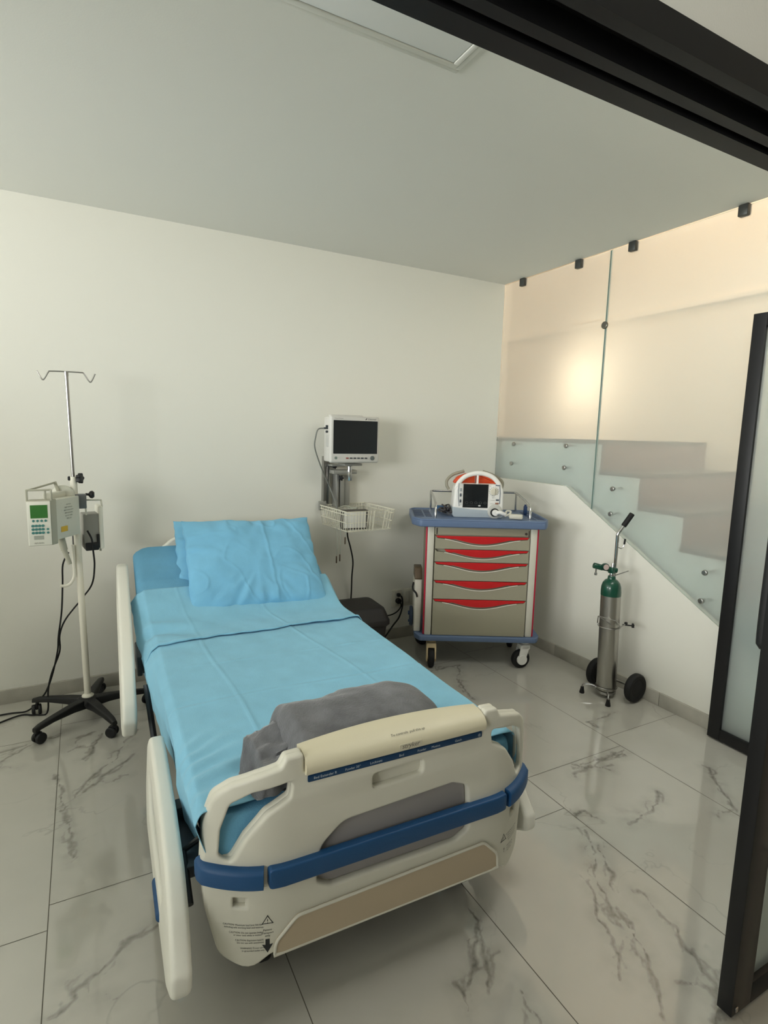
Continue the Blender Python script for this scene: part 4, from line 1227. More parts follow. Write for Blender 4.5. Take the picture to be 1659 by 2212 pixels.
wm = thing('wall_mount', 'aluminium wall rail with a short swivel arm holding up the monitor', 'wall bracket', (-1.415, 0, 0))
bm = BM(); add_box(bm, (0, -0.0145, 1.165), (0.040, 0.028, 0.31), 0.003); add_box(bm, (-0.016, -0.036, 1.165), (0.012, 0.014, 0.31), 0.002); add_box(bm, (0.015, -0.036, 1.165), (0.010, 0.014, 0.31), 0.002)
obj('rail', bm, STEEL, wm)
bm = BM(); add_box(bm, (0.055, -0.055, 1.10), (0.016, 0.08, 0.22), 0.003); add_box(bm, (0.090, -0.075, 1.095), (0.030, 0.03, 0.21), 0.003); add_box(bm, (0.128, -0.070, 1.10), (0.045, 0.015, 0.20), 0.003)
obj('slide_plate', bm, mat('mount_alu', (168, 168, 162), 0.4, metal=0.6), wm)
bm = BM(); add_box(bm, (0.085, -0.11, 1.225), (0.165, 0.075, 0.026), 0.005); add_box(bm, (0.05, -0.07, 1.265), (0.09, 0.09, 0.012), 0.003); add_box(bm, (0.115, -0.15, 1.275), (0.12, 0.11, 0.014), 0.003)
obj('arm', bm, mat('mount_alu', (168, 168, 162), 0.4, metal=0.6), wm)
bm = BM(); add_cyl(bm, (0.115, -0.145, 1.17), (0.115, -0.145, 1.278), 0.016, 20, bev=0.002); obj('swivel_post', bm, CHROME, wm)
bm = BM(); star_knob(bm, (0.065, -0.125, 1.185), (-0.2, -1, 0), 0.018, 0.016); add_cyl(bm, (0.065, -0.12, 1.185), (0.07, -0.08, 1.185), 0.005); obj('knob', bm, BLACKPL, wm); bm = BM(); star_knob(bm, (0.03, -0.10, 1.255), (-0.2, -1, 0), 0.014, 0.016); add_cyl(bm, (0.03, -0.10, 1.255), (0.03, -0.03, 1.255), 0.005); obj('knob', bm, BLACKPL, wm)

# ---- wire basket
bk = thing('wire_basket', 'white wire basket hanging under the monitor', 'basket', (-1.278, -0.208, 0.880), R(4))
BW, BD, BH = 0.338, 0.375, 0.125
bm = BM()
def rect(z, sx, sy): return [(-sx / 2, -sy / 2, z), (sx / 2, -sy / 2, z), (sx / 2, sy / 2, z), (-sx / 2, sy / 2, z)]
add_tube(bm, rect(BH, BW, BD), 0.0036, 6, closed=True); obj('rim', bm, WIREW, bk)
bm = BM()
for z in (0.003, 0.055, 0.105):
    k = 0.90 + 0.10 * z / BH
    add_tube(bm, rect(z, BW * k, BD * k), 0.0028, 6, closed=True)
for i in range(17):
    x = -0.5 + i / 16
    for y in (-0.5, 0.5):
        if y < 0 and 0.10 < x < 0.30: continue
        add_tube(bm, [(x * BW * 0.90, y * BD * 0.90, 0.0), (x * BW, y * BD, BH)], 0.0019, 5)
    add_tube(bm, [(x * BW * 0.90, -0.5 * BD * 0.9, 0.003), (x * BW * 0.90, 0.5 * BD * 0.9, 0.003)], 0.0019, 5)
for i in range(15):
    y = -0.5 + i / 14
    for x in (-0.5, 0.5):
        add_tube(bm, [(x * BW * 0.90, y * BD * 0.90, 0.0), (x * BW, y * BD, BH)], 0.0019, 5)
for x in (0.08, 0.31):
    add_tube(bm, [(x * BW * 0.9, -0.45 * BD, 0.0), (x * BW, -0.5 * BD, BH * 0.98)], 0.0024, 6)
obj('wires', bm, WIREW, bk)
bm = BM(); add_box(bm, (-0.150, 0.185, 0.12), (0.05, 0.02, 0.06), 0.003); obj('hanger', bm, mat('mount_alu', (168, 168, 162), 0.4, metal=0.6), bk)
bx = thing('accessory_box', 'white flat box with dark edges standing in the wire basket', 'box', (-1.345, -0.345, 0.886), R(-6))
bm = BM(); add_box(bm, (0, 0.030, 0.060), (0.165, 0.06, 0.118), 0.004); obj('case', bm, mat('case_dark', (84, 80, 74), 0.6), bx)
bm = BM(); add_box(bm, (-0.005, -0.0015, 0.060), (0.142, 0.004, 0.098), 0.001); obj('front_label', bm, mat('paper_white', (214, 212, 204), 0.6), bx)
bm = BM()
for i in range(3):
    add_tube(bm, smooth_path([(-1.395 + 0.01 * i, -0.20, 0.985), (-1.37 + 0.02 * i, -0.25, 1.00), (-1.32, -0.23 - 0.02 * i, 0.995), (-1.27, -0.20, 1.003), (-1.25 - 0.02 * i, -0.14, 0.985), (-1.32, -0.13, 1.005), (-1.40, -0.16, 0.985), (-1.42, -0.20, 0.95)], 5), 0.004, 7)
tag(obj('cable_coil', bm, CABLEW), 'pale coiled cables lying on top of the box in the wire basket', 'cable')
cord('monitor_lead', 'thin grey lead looping out from the left side of the monitor down to the basket', [(-1.492, -0.195, 1.498), (-1.535, -0.19, 1.490), (-1.548, -0.18, 1.44), (-1.545, -0.16, 1.38), (-1.50, -0.12, 1.29), (-1.45, -0.09, 1.20), (-1.405, -0.075, 1.12), (-1.39, -0.12, 1.04), (-1.385, -0.18, 0.96)], 0.0042, mat('lead_grey', (120, 122, 116), 0.5))
for i, (x, y, z0, z1, lab) in enumerate(((-1.450, -0.30, 0.90, 0.715, 'lead wire with a brown clip, hanging lowest under the basket'), (-1.428, -0.30, 0.90, 0.725, 'lead wire with a brown clip, second from the left under the basket'), (-1.394, -0.30, 0.90, 0.830, 'short lead wire with a brown clip, right of the two long ones under the basket'))):
    l = thing('lead_wire', lab, 'lead wire', (x, y, 0), group='clip leads under the basket')
    bm = BM(); add_tube(bm, smooth_path([(0, 0, z0), (0.004, 0, (z0 + z1) / 2), (0.002, 0, z1)], 5), 0.0022, 6); obj('wire', bm, CABLEW, l)
    bm = BM(); add_box(bm, (0, 0, z1 - 0.018), (0.008, 0.008, 0.045), 0.003, mtx=Matrix.Translation((0, 0, 0)) @ Matrix.Rotation(0, 4, 'Y')); obj('clip', bm, mat('clip_brown', (88, 72, 56), 0.5), l)
cord('power_cord', 'black mains cord hanging from the basket down behind the waste bin', [(-1.325, -0.18, 0.882), (-1.309, -0.15, 0.81), (-1.285, -0.15, 0.725), (-1.258, -0.13, 0.631), (-1.245, -0.09, 0.52), (-1.225, -0.045, 0.42), (-1.215, -0.02, 0.25), (-1.18, -0.022, 0.12)], 0.0048, BLACKRB)

# ================================================================== SOCKETS, CABLES, WASTE BIN
for (x, lab) in ((-0.845, 'white wall socket plate with the black plugs, beside the waste bin'), (-0.752, 'blank white wall plate half hidden behind the cart')):
    o = thing('wall_outlet', lab, 'wall socket', (x, 0, 0.300))
    bm = BM(); add_box(bm, (0, -0.005, 0), (0.080, 0.0085, 0.125), 0.003); obj('faceplate', bm, OUTLETW, o)
    bm = BM(); add_box(bm, (0, -0.0105, 0.0), (0.034, 0.003, 0.105 if x < -0.8 else 0.09), 0.001); obj('insert', bm, mat('insert', (190, 186, 172), 0.45), o)
bm = BM(); add_box(bm, (-0.840, -0.024, 0.328), (0.026, 0.026, 0.024), 0.006); add_tube(bm, smooth_path([(-0.838, -0.036, 0.328), (-0.825, -0.045, 0.315), (-0.818, -0.045, 0.27), (-0.822, -0.042, 0.22), (-0.85, -0.05, 0.165), (-0.90, -0.06, 0.12), (-0.95, -0.07, 0.07), (-1.02, -0.09, 0.012)], 5), 0.0058, 8)
tag(obj('plug_cord', bm, BLACKRB), 'thick black cord from the upper plug curving down to the floor by the bin', 'cable')
bm = BM(); add_cyl(bm, (-0.842, -0.012, 0.285), (-0.842, -0.040, 0.283), 0.020, 18, bev=0.005); add_tube(bm, smooth_path([(-0.842, -0.036, 0.283), (-0.830, -0.046, 0.262), (-0.838, -0.045, 0.235), (-0.87, -0.04, 0.205), (-0.92, -0.04, 0.192), (-0.97, -0.045, 0.20), (-1.03, -0.035, 0.215), (-1.10, -0.026, 0.22)], 5), 0.0046, 8)
tag(obj('plug_cord', bm, BLACKRB), 'thinner black cord from the lower plug looping behind the bin', 'cable')
tb = thing('waste_bin', 'charcoal plastic waste bin with a domed lid between the bed and the sockets', 'waste bin', (-1.258, -0.235, 0), R(-4))
bm = BM(); rows = []
for z, s in ((0.002, 0.78), (0.01, 0.80), (0.15, 0.87), (0.245, 0.93), (0.25, 0.97), (0.262, 0.97)):
    rows.append([bm.verts.new((a * s, b_ * s, z)) for a, b_ in rounded([(-0.165, -0.145), (0.165, -0.145), (0.165, 0.165), (-0.165, 0.165)], 0.05, 5)])
n = len(rows[0])
for i in range(len(rows) - 1):
    for q in range(n): bm.faces.new((rows[i][q], rows[i][(q + 1) % n], rows[i + 1][(q + 1) % n], rows[i + 1][q]))
bm.faces.new(rows[0][::-1]); bm.faces.new(rows[-1])
obj('body', bm, BINBLACK, tb)
bm = BM(); rows = []
for z, s in ((0.256, 1.0), (0.262, 1.035), (0.288, 1.03), (0.296, 1.0), (0.335, 0.93), (0.360, 0.86), (0.372, 0.74), (0.376, 0.5)):
    rows.append([bm.verts.new((a * s, b_ * s + (0.012 if z > 0.3 else 0), z)) for a, b_ in rounded([(-0.165, -0.145), (0.165, -0.145), (0.165, 0.165), (-0.165, 0.165)], 0.05, 5)])
for i in range(len(rows) - 1):
    for q in range(n): bm.faces.new((rows[i][q], rows[i][(q + 1) % n], rows[i + 1][(q + 1) % n], rows[i + 1][q]))
bm.faces.new(rows[0][::-1]); bm.faces.new(rows[-1])
obj('lid', bm, BINBLACK, tb)

# ================================================================== CRASH CART
CA = R(-28)
cart = thing('medical_cart', 'grey crash cart with red drawer pulls and a blue tray top in the corner', 'medical cart', (-0.895, -0.544, 0), CA)
CMX = Matrix.Translation((-0.895, -0.544, 0)) @ Matrix.Rotation(CA, 4, 'Z')
bm = BM(); add_box(bm, (0.296, 0.220, 0.565), (0.660, 0.415, 0.700), 0.006); obj('carcass', bm, CARTGREY, cart)
for x in (-0.024, 0.616):
    bm = BM(); add_box(bm, (x, 0.004, 0.566), (0.042, 0.030, 0.700), 0.006); obj('post', bm, CARTPOST, cart)
for x, in ((-0.050,), (0.642,)):
    bm = BM(); add_box(bm, (x, 0.006, 0.566), (0.010, 0.022, 0.696), 0.003); obj('side_stripe', bm, CARTDRED, cart)
bm = BM(); add_box(bm, (0.296, 0.004, 0.888), (0.592, 0.02, 0.050), 0.002); hp = obj('header_panel', bm, CARTGREY, cart)
bm = BM(); add_cyl(bm, (0.566, -0.010, 0.880), (0.566, -0.004, 0.880), 0.008, 14); add_box(bm, (0.012, -0.007, 0.886), (0.006, 0.003, 0.04)); add_box(bm, (0.584, -0.007, 0.880), (0.005, 0.003, 0.04)); obj('lock', bm, mat('lock_dark', (70, 60, 56), 0.5), hp)
zs = [0.860, 0.775, 0.693, 0.574, 0.454, 0.217]
for i in range(5):
    z1, z0 = zs[i] - 0.002, zs[i + 1] + 0.002
    bm = BM()
    # drawer front with a scooped pull opening along its top edge
    def scoop(x): 
        q = abs(x - 0.296) / 0.29
        return 0.016 + 0.044 * (math.cos(min(1, q) * math.pi) * 0.5 + 0.5)
    xs = [0.003 + 0.586 * k / 40 for k in range(41)]
    pl = [(0.003, z0), (0.589, z0), (0.589, z1)] + [(x, z1 - scoop(x)) for x in xs[::-1] if 0.008 < x < 0.585] + [(0.003, z1)]
    add_prism(bm, pl, 0.016, lambda a, b_, c: (a, -0.012 + c, b_), 0.0)
    d = obj('drawer', bm, CARTGREY, cart, sharp=30)
    bm = BM()
    xa = 0.008 if i != 1 else 0.062
    pl = [(x, z1 - 0.001) for x in (xa, 0.584)] + [(x, z1 - (scoop(x) - 0.012 if scoop(x) > 0.03 else scoop(x) * 0.75)) for x in xs[::-1] if xa < x < 0.584]
    add_prism(bm, pl, 0.012, lambda a, b_, c: (a, -0.014 + c, b_), 0.001); obj('handle', bm, CARTRED, d, sharp=30)
    bm = BM(); add_tube(bm, [(x, -0.012, z1 - scoop(x) - 0.001) for x in xs if 0.05 < x < 0.54], 0.0035, 6); obj('lip', bm, CARTPOST, d)
# blue tray top: slab with rim and divided wells in both wings
bm = BM()
tray = rounded([(-0.098, -0.050), (0.676, -0.050), (0.712, 0.04), (0.712, 0.44), (0.690, 0.478), (-0.112, 0.478), (-0.142, 0.43), (-0.142, 0.04)], [0.03, 0.03, 0.05, 0.04, 0.03, 0.03, 0.04, 0.05], 5)
add_prism(bm, tray, 0.044, lambda a, b_, c: (a, b_, 0.916 + c), 0.008, 3)
top = obj('tray_top', bm, TRAYBLUE, cart)
def inset(pl, k, c): return [(c[0] + (x - c[0]) * k, c[1] + (y - c[1]) * (1 - (1 - k) * 1.7)) for x, y in pl]
bm = BM()
ip = inset(tray, 0.965, (0.285, 0.214))
add_tube(bm, [(x, y, 0.960) for x, y in inset(tray, 0.985, (0.285, 0.214))], 0.0075, 8, closed=True)
obj('rim', bm, TRAYBLUE, cart)
bm = BM()
for (xa, xb, ya, yb) in ((-0.122, -0.062, 0.09, 0.17), (-0.122, -0.062, 0.18, 0.26), (-0.122, -0.062, 0.27, 0.40), (-0.052, -0.012, 0.09, 0.22), (-0.052, -0.012, 0.24, 0.40),
                         (0.615, 0.645, 0.06, 0.20), (0.615, 0.645, 0.22, 0.40), (0.655, 0.695, 0.07, 0.15), (0.655, 0.695, 0.16, 0.24), (0.655, 0.695, 0.26, 0.40)):
    add_prism(bm, rounded([(xa, ya), (xb, ya), (xb, yb), (xa, yb)], 0.008, 3), 0.0015, lambda a, b_, c: (a, b_, 0.9595 + c))
obj('wells', bm, WELLBLUE, cart)
bm = BM(); P = [(0.006, 0.055, 0.958), (0.006, 0.055, 1.015), (0.006, 0.075, 1.042), (0.006, 0.20, 1.066), (0.006, 0.445, 1.088), (0.02, 0.462, 1.09), (0.585, 0.462, 1.09), (0.60, 0.445, 1.088), (0.60, 0.20, 1.066), (0.60, 0.075, 1.042), (0.60, 0.055, 1.015), (0.60, 0.055, 0.958)]
add_tube(bm, P, 0.0075, 12)
for x in (0.006, 0.60): add_cyl(bm, (x, 0.450, 0.958), (x, 0.450, 1.086), 0.0075, 12)
obj('guard_rail', bm, CHROME, cart)
bm = BM(); base = rounded([(-0.076, -0.030), (0.664, -0.030), (0.695, 0.03), (0.695, 0.44), (0.67, 0.47), (-0.08, 0.47), (-0.105, 0.43), (-0.105, 0.03)], 0.03, 4)
add_prism(bm, base, 0.034, lambda a, b_, c: (a, b_, 0.182 + c), 0.006, 3); obj('base_bumper', bm, TRAYBLUE, cart)
for k, (x, y, ang, m_) in enumerate(((0.006, 0.030, 62, CASTERCREAM), (0.606, 0.030, 14, DEFWHITE), (0.0, 0.405, 30, CASTERCREAM), (0.606, 0.405, 70, CASTERCREAM))):
    fr_ = Matrix.Translation((x, y, 0)) @ Matrix.Rotation(R(ang), 4, 'Z') if k != 0 else Matrix.Translation((x, y, 0)) @ Matrix.Rotation(R(90), 4, 'Z')
    bm = BM()
    add_cyl(bm, fr_ @ Vector((0, 0, 0.166)), fr_ @ Vector((0, 0, 0.184)), 0.030, 20)
    add_box(bm, (-0.004, 0, 0.143), (0.066, 0.062, 0.034), 0.008, mtx=fr_)
    for s in (-1, 1):
        pl = rounded([(-0.034, 0.15), (0.026, 0.15), (-0.006, 0.036), (-0.034, 0.036), (-0.050, 0.06)], 0.012, 3)
        add_prism(bm, pl, 0.010, lambda a, b_, c, s=s: fr_ @ Vector((a, s * 0.026 - 0.005 + c, b_)), 0.002)
    cs = obj('caster', bm, m_, cart)
    bm = BM(); add_cyl(bm, fr_ @ Vector((-0.022, -0.018, 0.061)), fr_ @ Vector((-0.022, 0.018, 0.061)), 0.0605, 30, bev=0.010); wh = obj('wheel', bm, BLACKRB, cs)
    bm = BM(); add_cyl(bm, fr_ @ Vector((-0.022, -0.0325, 0.061)), fr_ @ Vector((-0.022, 0.0325, 0.061)), 0.034 if k == 1 else 0.016, 24, bev=0.004); obj('hub_cap', bm, m_, cs)
# things hung on the left side of the cart
sb = thing('sharps_bin', 'white side bin with an amber lid hung low on the left of the cart', 'sharps bin', CMX @ Vector((-0.088, 0.13, 0)), CA)
bm = BM(); rows = []
for z, s in ((0.217, 0.86), (0.22, 0.9), (0.40, 0.98), (0.560, 1.0)):
    rows.append([bm.verts.new((a * s, b_ * s, z)) for a, b_ in rounded([(-0.024, -0.09), (0.026, -0.09), (0.026, 0.09), (-0.024, 0.09)], 0.012, 3)])
n = len(rows[0])
for i in range(len(rows) - 1):
    for q in range(n): bm.faces.new((rows[i][q], rows[i][(q + 1) % n], rows[i + 1][(q + 1) % n], rows[i + 1][q]))
bm.faces.new(rows[0][::-1]); bm.faces.new(rows[-1])
obj('body', bm, mat('side_bin', (214, 210, 196), 0.5), sb)
bm = BM(); add_prism(bm, rounded([(-0.090, 0.560), (0.070, 0.560), (0.060, 0.628), (-0.05, 0.632)], 0.012, 3), 0.048, lambda a, b_, c: (c - 0.024, a, b_), 0.004); obj('lid', bm, AMBER, sb)
bm = BM(); add_tube(bm, smooth_path([(-0.028, -0.055, 0.535), (-0.034, -0.062, 0.505), (-0.030, -0.080, 0.49), (-0.014, -0.096, 0.475), (-0.006, -0.098, 0.45)], 5), 0.006, 8)
tag(obj('hanging_strap', bm, BLACKRB), 'short black strap curling over the front of the white side bin', 'strap').matrix_world = Matrix.Translation(CMX @ Vector((-0.088, 0.13, 0))) @ Matrix.Rotation(CA, 4, 'Z')
bt = thing('blue_bottle', 'dark blue disc shaped holder low on the left side of the cart', 'holder', CMX @ Vector((-0.122, 0.165, 0.283)), CA)
bm = BM(); add_lathe(bm, [(0.01, -0.012), (0.060, -0.010), (0.066, -0.004), (0.066, 0.006), (0.058, 0.012), (0.012, 0.013)], axis=Matrix(((0, 0, 1), (0, 1, 0), (-1, 0, 0))), seg=28); obj('disc', bm, mat('holder_blue', (52, 66, 88), 0.5), bt)
bm = BM(); add_cyl(bm, (-0.020, 0, 0.02), (-0.008, 0, 0.02), 0.014, 14); add_cyl(bm, (-0.018, 0, -0.035), (-0.006, 0, -0.035), 0.008, 12); obj('knob', bm, WELLBLUE, bt)

# ================================================================== DEFIBRILLATOR ON THE CART
DM = CMX @ Matrix.Translation((0.278, 0.095, 0.9615))
df = thing('defibrillator', 'white defibrillator with arched handle and dark screen on the cart tray', 'defibrillator', DM.translation, CA)
bm = BM()
bodyp = rounded([(-0.158, 0.0), (0.158, 0.0), (0.160, 0.06), (0.157, 0.190), (0.110, 0.212), (-0.110, 0.212), (-0.152, 0.190), (-0.160, 0.06)], [0.02, 0.02, 0.03, 0.05, 0.03, 0.03, 0.05, 0.03], 5)
add_prism(bm, bodyp, 0.155, lambda a, b_, c: (a, c, b_), 0.014, 4)
obj('housing', bm, DEFWHITE, df)
bm = BM(); arc = [(-0.142, 0.176), (-0.128, 0.215), (-0.088, 0.256), (-0.035, 0.276), (0.0, 0.279), (0.035, 0.276), (0.088, 0.256), (0.128, 0.215), (0.142, 0.176)]
sp = smooth_path([(a, 0.028, b_) for a, b_ in arc], 5)
add_tube(bm, sp, 0.0145, 12); obj('handle', bm, DEFWHITE, df)
bm = BM(); add_box(bm, (-0.008, 0.03, 0.24), (0.012, 0.02, 0.06), 0.003); obj('handle_rib', bm, DEFWHITE, df)
bm = BM(); lower = rounded([(-0.1605, -0.001), (0.1605, -0.001), (0.1625, 0.052), (0.06, 0.050), (-0.05, 0.055), (-0.1625, 0.066)], [0.02, 0.02, 0.01, 0.02, 0.02, 0.01], 4)
add_prism(bm, lower, 0.150, lambda a, b_, c: (a, -0.0025 + c, b_), 0.006, 3); obj('lower_shell', bm, DEFGREY, df)
bm = BM(); add_prism(bm, [(-0.100, 0.063), (0.058, 0.063), (0.058, 0.212), (-0.100, 0.212)], 0.004, lambda a, b_, c: (a, -0.003 + c, b_)); obj('screen', bm, mat('defib_screen', (30, 33, 34), 0.12), df)
bm = BM()
for k in range(5): add_tube(bm, [(-0.075 + 0.029 * k + 0.009 * math.cos(2 * math.pi * q / 12), -0.0032, 0.094 + 0.0065 * math.sin(2 * math.pi * q / 12)) for q in range(12)], 0.0008, 4, closed=True)
add_box(bm, (-0.03, -0.003, 0.078), (0.09, 0.0006, 0.001))
obj('screen_print', bm, mat('screen_print', (84, 88, 86), 0.5), df)
bm = BM(); add_box(bm, (0.006, -0.0035, 0.076), (0.014, 0.001, 0.008)); obj('screen_light', bm, mat('screen_icon', (220, 220, 214), 0.4), df)
bm = BM(); add_prism(bm, rounded([(-0.124, 0.075), (-0.106, 0.075), (-0.106, 0.214), (-0.128, 0.214)], 0.004, 3), 0.003, lambda a, b_, c: (a, -0.002 + c, b_)); obj('key_strip', bm, mat('key_strip', (214, 214, 208), 0.5), df)
for k, z in enumerate((0.176, 0.142, 0.104)):
    bm = BM(); add_box(bm, (-0.116, -0.004, z), (0.011, 0.006, 0.020), 0.003); obj('button', bm, mat('button_slate', (84, 90, 98), 0.5) if k else mat('button_pale', (160, 166, 170), 0.5), df)
bm = BM()
add_tube(bm, [(-0.128, -0.002, 0.216), (-0.132, -0.002, 0.17), (-0.129, -0.002, 0.12), (-0.122, -0.002, 0.07)], 0.0016, 5); add_tube(bm, [(0.128, -0.002, 0.212), (0.134, -0.002, 0.16), (0.133, -0.002, 0.09)], 0.0022, 5)
add_box(bm, (0.115, -0.0015, 0.208), (0.024, 0.002, 0.006))
obj('trim_line', bm, mat('slate_line', (92, 104, 120), 0.5), df)
bm = BM(); add_cyl(bm, (0.095, -0.008, 0.168), (0.095, 0.002, 0.168), 0.0235, 26, bev=0.003); add_box(bm, (0.095, -0.014, 0.168), (0.007, 0.014, 0.040), 0.003, mtx=None); dl = obj('mode_dial', bm, mat('dial_cream', (214, 208, 190), 0.45), df)
bm = BM()
for k in range(14):
    a = R(-40 + 24 * k)
    add_box(bm, (0.095 + 0.0285 * math.cos(a), -0.0006, 0.168 + 0.0285 * math.sin(a)), (0.005, 0.001, 0.003))
add_text(bm, 'ON', 0.008, lambda x, y: (0.070 + x, -0.001, 0.202 + y)); add_text(bm, 'SELECT', 0.007, lambda x, y: (0.095 + x, -0.001, 0.128 + y)); add_text(bm, 'CHARGE', 0.007, lambda x, y: (0.088 + x, -0.001, 0.112 + y)); add_text(bm, 'SHOCK', 0.007, lambda x, y: (0.085 + x, -0.001, 0.090 + y))
obj('panel_print', bm, INKGREY, df)
bm = BM(); add_box(bm, (0.118, -0.003, 0.115), (0.020, 0.004, 0.010), 0.002); obj('charge_button', bm, mat('button_slate', (84, 90, 98), 0.5), df)
bm = BM(); add_box(bm, (0.116, -0.003, 0.093), (0.022, 0.004, 0.011), 0.002); obj('shock_button', bm, mat('button_brown', (150, 110, 92), 0.5), df)
bm = BM(); add_lathe(bm, [(0.046, -0.004), (0.046, 0.004), (0.036, 0.010), (0.030, 0.010)], origin=(0.105, -0.002, 0.042), axis=Matrix(((1, 0, 0), (0, 0, -1), (0, 1, 0))), seg=26); obj('connector_ring', bm, mat('ring_grey', (190, 190, 182), 0.45), df)
bm = BM(); add_cyl(bm, (0.103, -0.014, 0.036), (0.103, -0.004, 0.036), 0.028, 22, bev=0.003); obj('connector_port', bm, BLACKPL, df)
bm = BM(); add_cyl(bm, (0.106, -0.034, 0.036), (0.104, -0.012, 0.036), 0.020, 22, bev=0.004)
add_tube(bm, smooth_path([(0.112, -0.03, 0.036), (0.132, -0.034, 0.040), (0.150, -0.034, 0.034), (0.165, -0.028, 0.028)], 4), 0.012, 12); obj('connector_plug', bm, DEFWHITE, df)
# orange hard paddles parked behind the handle, with their grey side wings
bm = BM()
for s in (-1, 1):
    add_prism(bm, rounded([(0.004, 0.208), (0.150, 0.208), (0.118, 0.250), (0.062, 0.272), (0.004, 0.272)], [0.006, 0.01, 0.03, 0.03, 0.006], 4), 0.055, lambda a, b_, c, s=s: (s * a, 0.085 + c, b_), 0.008, 3)
for v in bm.verts: v.co.x -= 0.010
obj('paddle', bm, ORANGE, df)
bm = BM()
for s in (-1, 1):
    add_tube(bm, smooth_path([(s * 0.06 - 0.02, 0.135, 0.285), (s * 0.13 - 0.02, 0.130, 0.262), (s * 0.178 - 0.012, 0.122, 0.225), (s * 0.180 - 0.012, 0.118, 0.190), (s * 0.168 - 0.01, 0.115, 0.165)], 4), 0.010, 8)
obj('paddle_cradle', bm, mat('cradle_olive', (150, 146, 128), 0.5), df)
# pads adapter lying on the tray right of the defibrillator
pa = thing('pads_adapter', 'small white cable adapter block lying on the tray right of the defibrillator', 'adapter', CMX @ Vector((0.500, 0.060, 0.9625)), CA + R(-16))
bm = BM(); add_box(bm, (0.012, 0, 0.016), (0.085, 0.034, 0.032), 0.010, 3); obj('block', bm, mat('adapter_white', (206, 202, 186), 0.5), pa)
bm = BM(); add_tube(bm, smooth_path([(-0.030, 0, 0.018), (-0.05, -0.008, 0.03), (-0.045, 0.006, 0.048), (-0.022, 0.01, 0.045), (-0.030, -0.004, 0.030), (-0.058, -0.01, 0.016)], 5), 0.006, 8); obj('lead', bm, mat('adapter_white', (206, 202, 186), 0.5), pa)
bm = BM()
rnd = random.Random(3)
for i in range(5):
    P = [Vector((0.045 + 0.075 * rnd.random(), 0.10 + 0.22 * rnd.random(), 0.968 + 0.030 * rnd.random() + 0.006 * i)) for _ in range(5)]
    add_tube(bm, smooth_path(P, 5), 0.0055, 7)
tag(obj('cable_bundle', bm, mat('cable_dark', (74, 70, 70), 0.6)), 'dark tangled cables on the tray left of the defibrillator', 'cable').matrix_world = CMX
bm = BM(); add_box(bm, (0, 0, 0.028), (0.022, 0.022, 0.056), 0.004); add_cyl(bm, (0, 0, 0.05), (0, 0, 0.066), 0.008, 12)
tag(obj('small_bottle', bm, WELLBLUE), 'little dark blue bottle standing in the right wing of the cart tray', 'bottle').matrix_world = CMX @ Matrix.Translation((0.630, 0.300, 0.9615))
bm = BM(); add_prism(bm, rounded([(-0.045, -0.025), (0.045, -0.025), (0.045, 0.025), (-0.045, 0.025)], 0.012, 3), 0.034, lambda a, b_, c: (a, b_, c), 0.008, 3)
tag(obj('blue_pouch', bm, mat('pouch_blue', (44, 84, 124), 0.6)), 'small dark blue pouch by the left rail post on the cart tray', 'pouch').matrix_world = CMX @ Matrix.Translation((0.075, 0.390, 0.9615))

# ================================================================== OXYGEN CYLINDER AND ITS TROLLEY
OC = Vector((-0.178, -1.318, 0))
cy = thing('oxygen_cylinder', 'brushed aluminium oxygen cylinder with a dark green shoulder standing in the wheeled trolley', 'gas cylinder', OC + Vector((0, 0, 0.0)))
cy.rotation_euler = (0, 0, 0)
LX = -0.021
tilt = Matrix(((1, 0, LX, 0), (0, 1, 0.02, 0), (0, 0, 1, 0), (0, 0, 0, 1)))
bm = BM(); add_lathe(bm, [(0.040, 0.040), (0.052, 0.043), (0.0545, 0.052), (0.0545, 0.622)], seg=40)
for v in bm.verts: v.co = tilt @ v.co
obj('body', bm, ALU, cy)
bm = BM(); add_lathe(bm, [(0.0550, 0.600), (0.0552, 0.625), (0.053, 0.650), (0.046, 0.672), (0.033, 0.688), (0.022, 0.694), (0.020, 0.710), (0.018, 0.712)], seg=40)
for v in bm.verts: v.co = tilt @ v.co
obj('shoulder', bm, GREEN, cy)
bm = BM(); add_lathe(bm, [(0.012, 0.705), (0.014, 0.712), (0.012, 0.725), (0.010, 0.735)], seg=18); add_box(bm, (0, 0, 0.740), (0.024, 0.024, 0.03), 0.004)
for v in bm.verts: v.co = tilt @ v.co
vl = obj('valve', bm, CHROME, cy)
v0 = tilt @ Vector((0, 0, 0.742))
rd = Vector((-0.80, 0.28, 0.30)).normalized()      # regulator points to the left and up
RDx = Vector((-0.78, 0.50, 0)).normalized()
bm = BM()
p0 = v0 + RDx * -0.028; p1 = v0 + RDx * 0.055 + Vector((0, 0, 0.014)); p2_ = v0 + RDx * 0.105 + Vector((0, 0, 0.026))
add_cyl(bm, p0, p1, 0.0145, 18, bev=0.003); add_cyl(bm, p1 - (p2_ - p1) * 0.1, p2_, 0.0165, 20, bev=0.004); add_box(bm, tuple(v0 + Vector((0, 0, 0.002))), (0.034, 0.034, 0.036), 0.006)
rg = obj('regulator', bm, GREEN, cy)
gd = Vector((-0.35, -0.93, 0.1)).normalized()
gc = v0 + RDx * 0.046 + Vector((0, 0, 0.020)) + gd * 0.014
bm = BM(); add_cyl(bm, gc - gd * 0.012, gc + gd * 0.010, 0.021, 24, bev=0.003); gg = obj('gauge', bm, mat('gauge_green', (20, 60, 48), 0.3), rg)
bm = BM(); add_cyl(bm, gc + gd * 0.009, gc + gd * 0.011, 0.016, 24); obj('gauge_dial', bm, mat('dial_pink', (196, 176, 170), 0.4), gg)
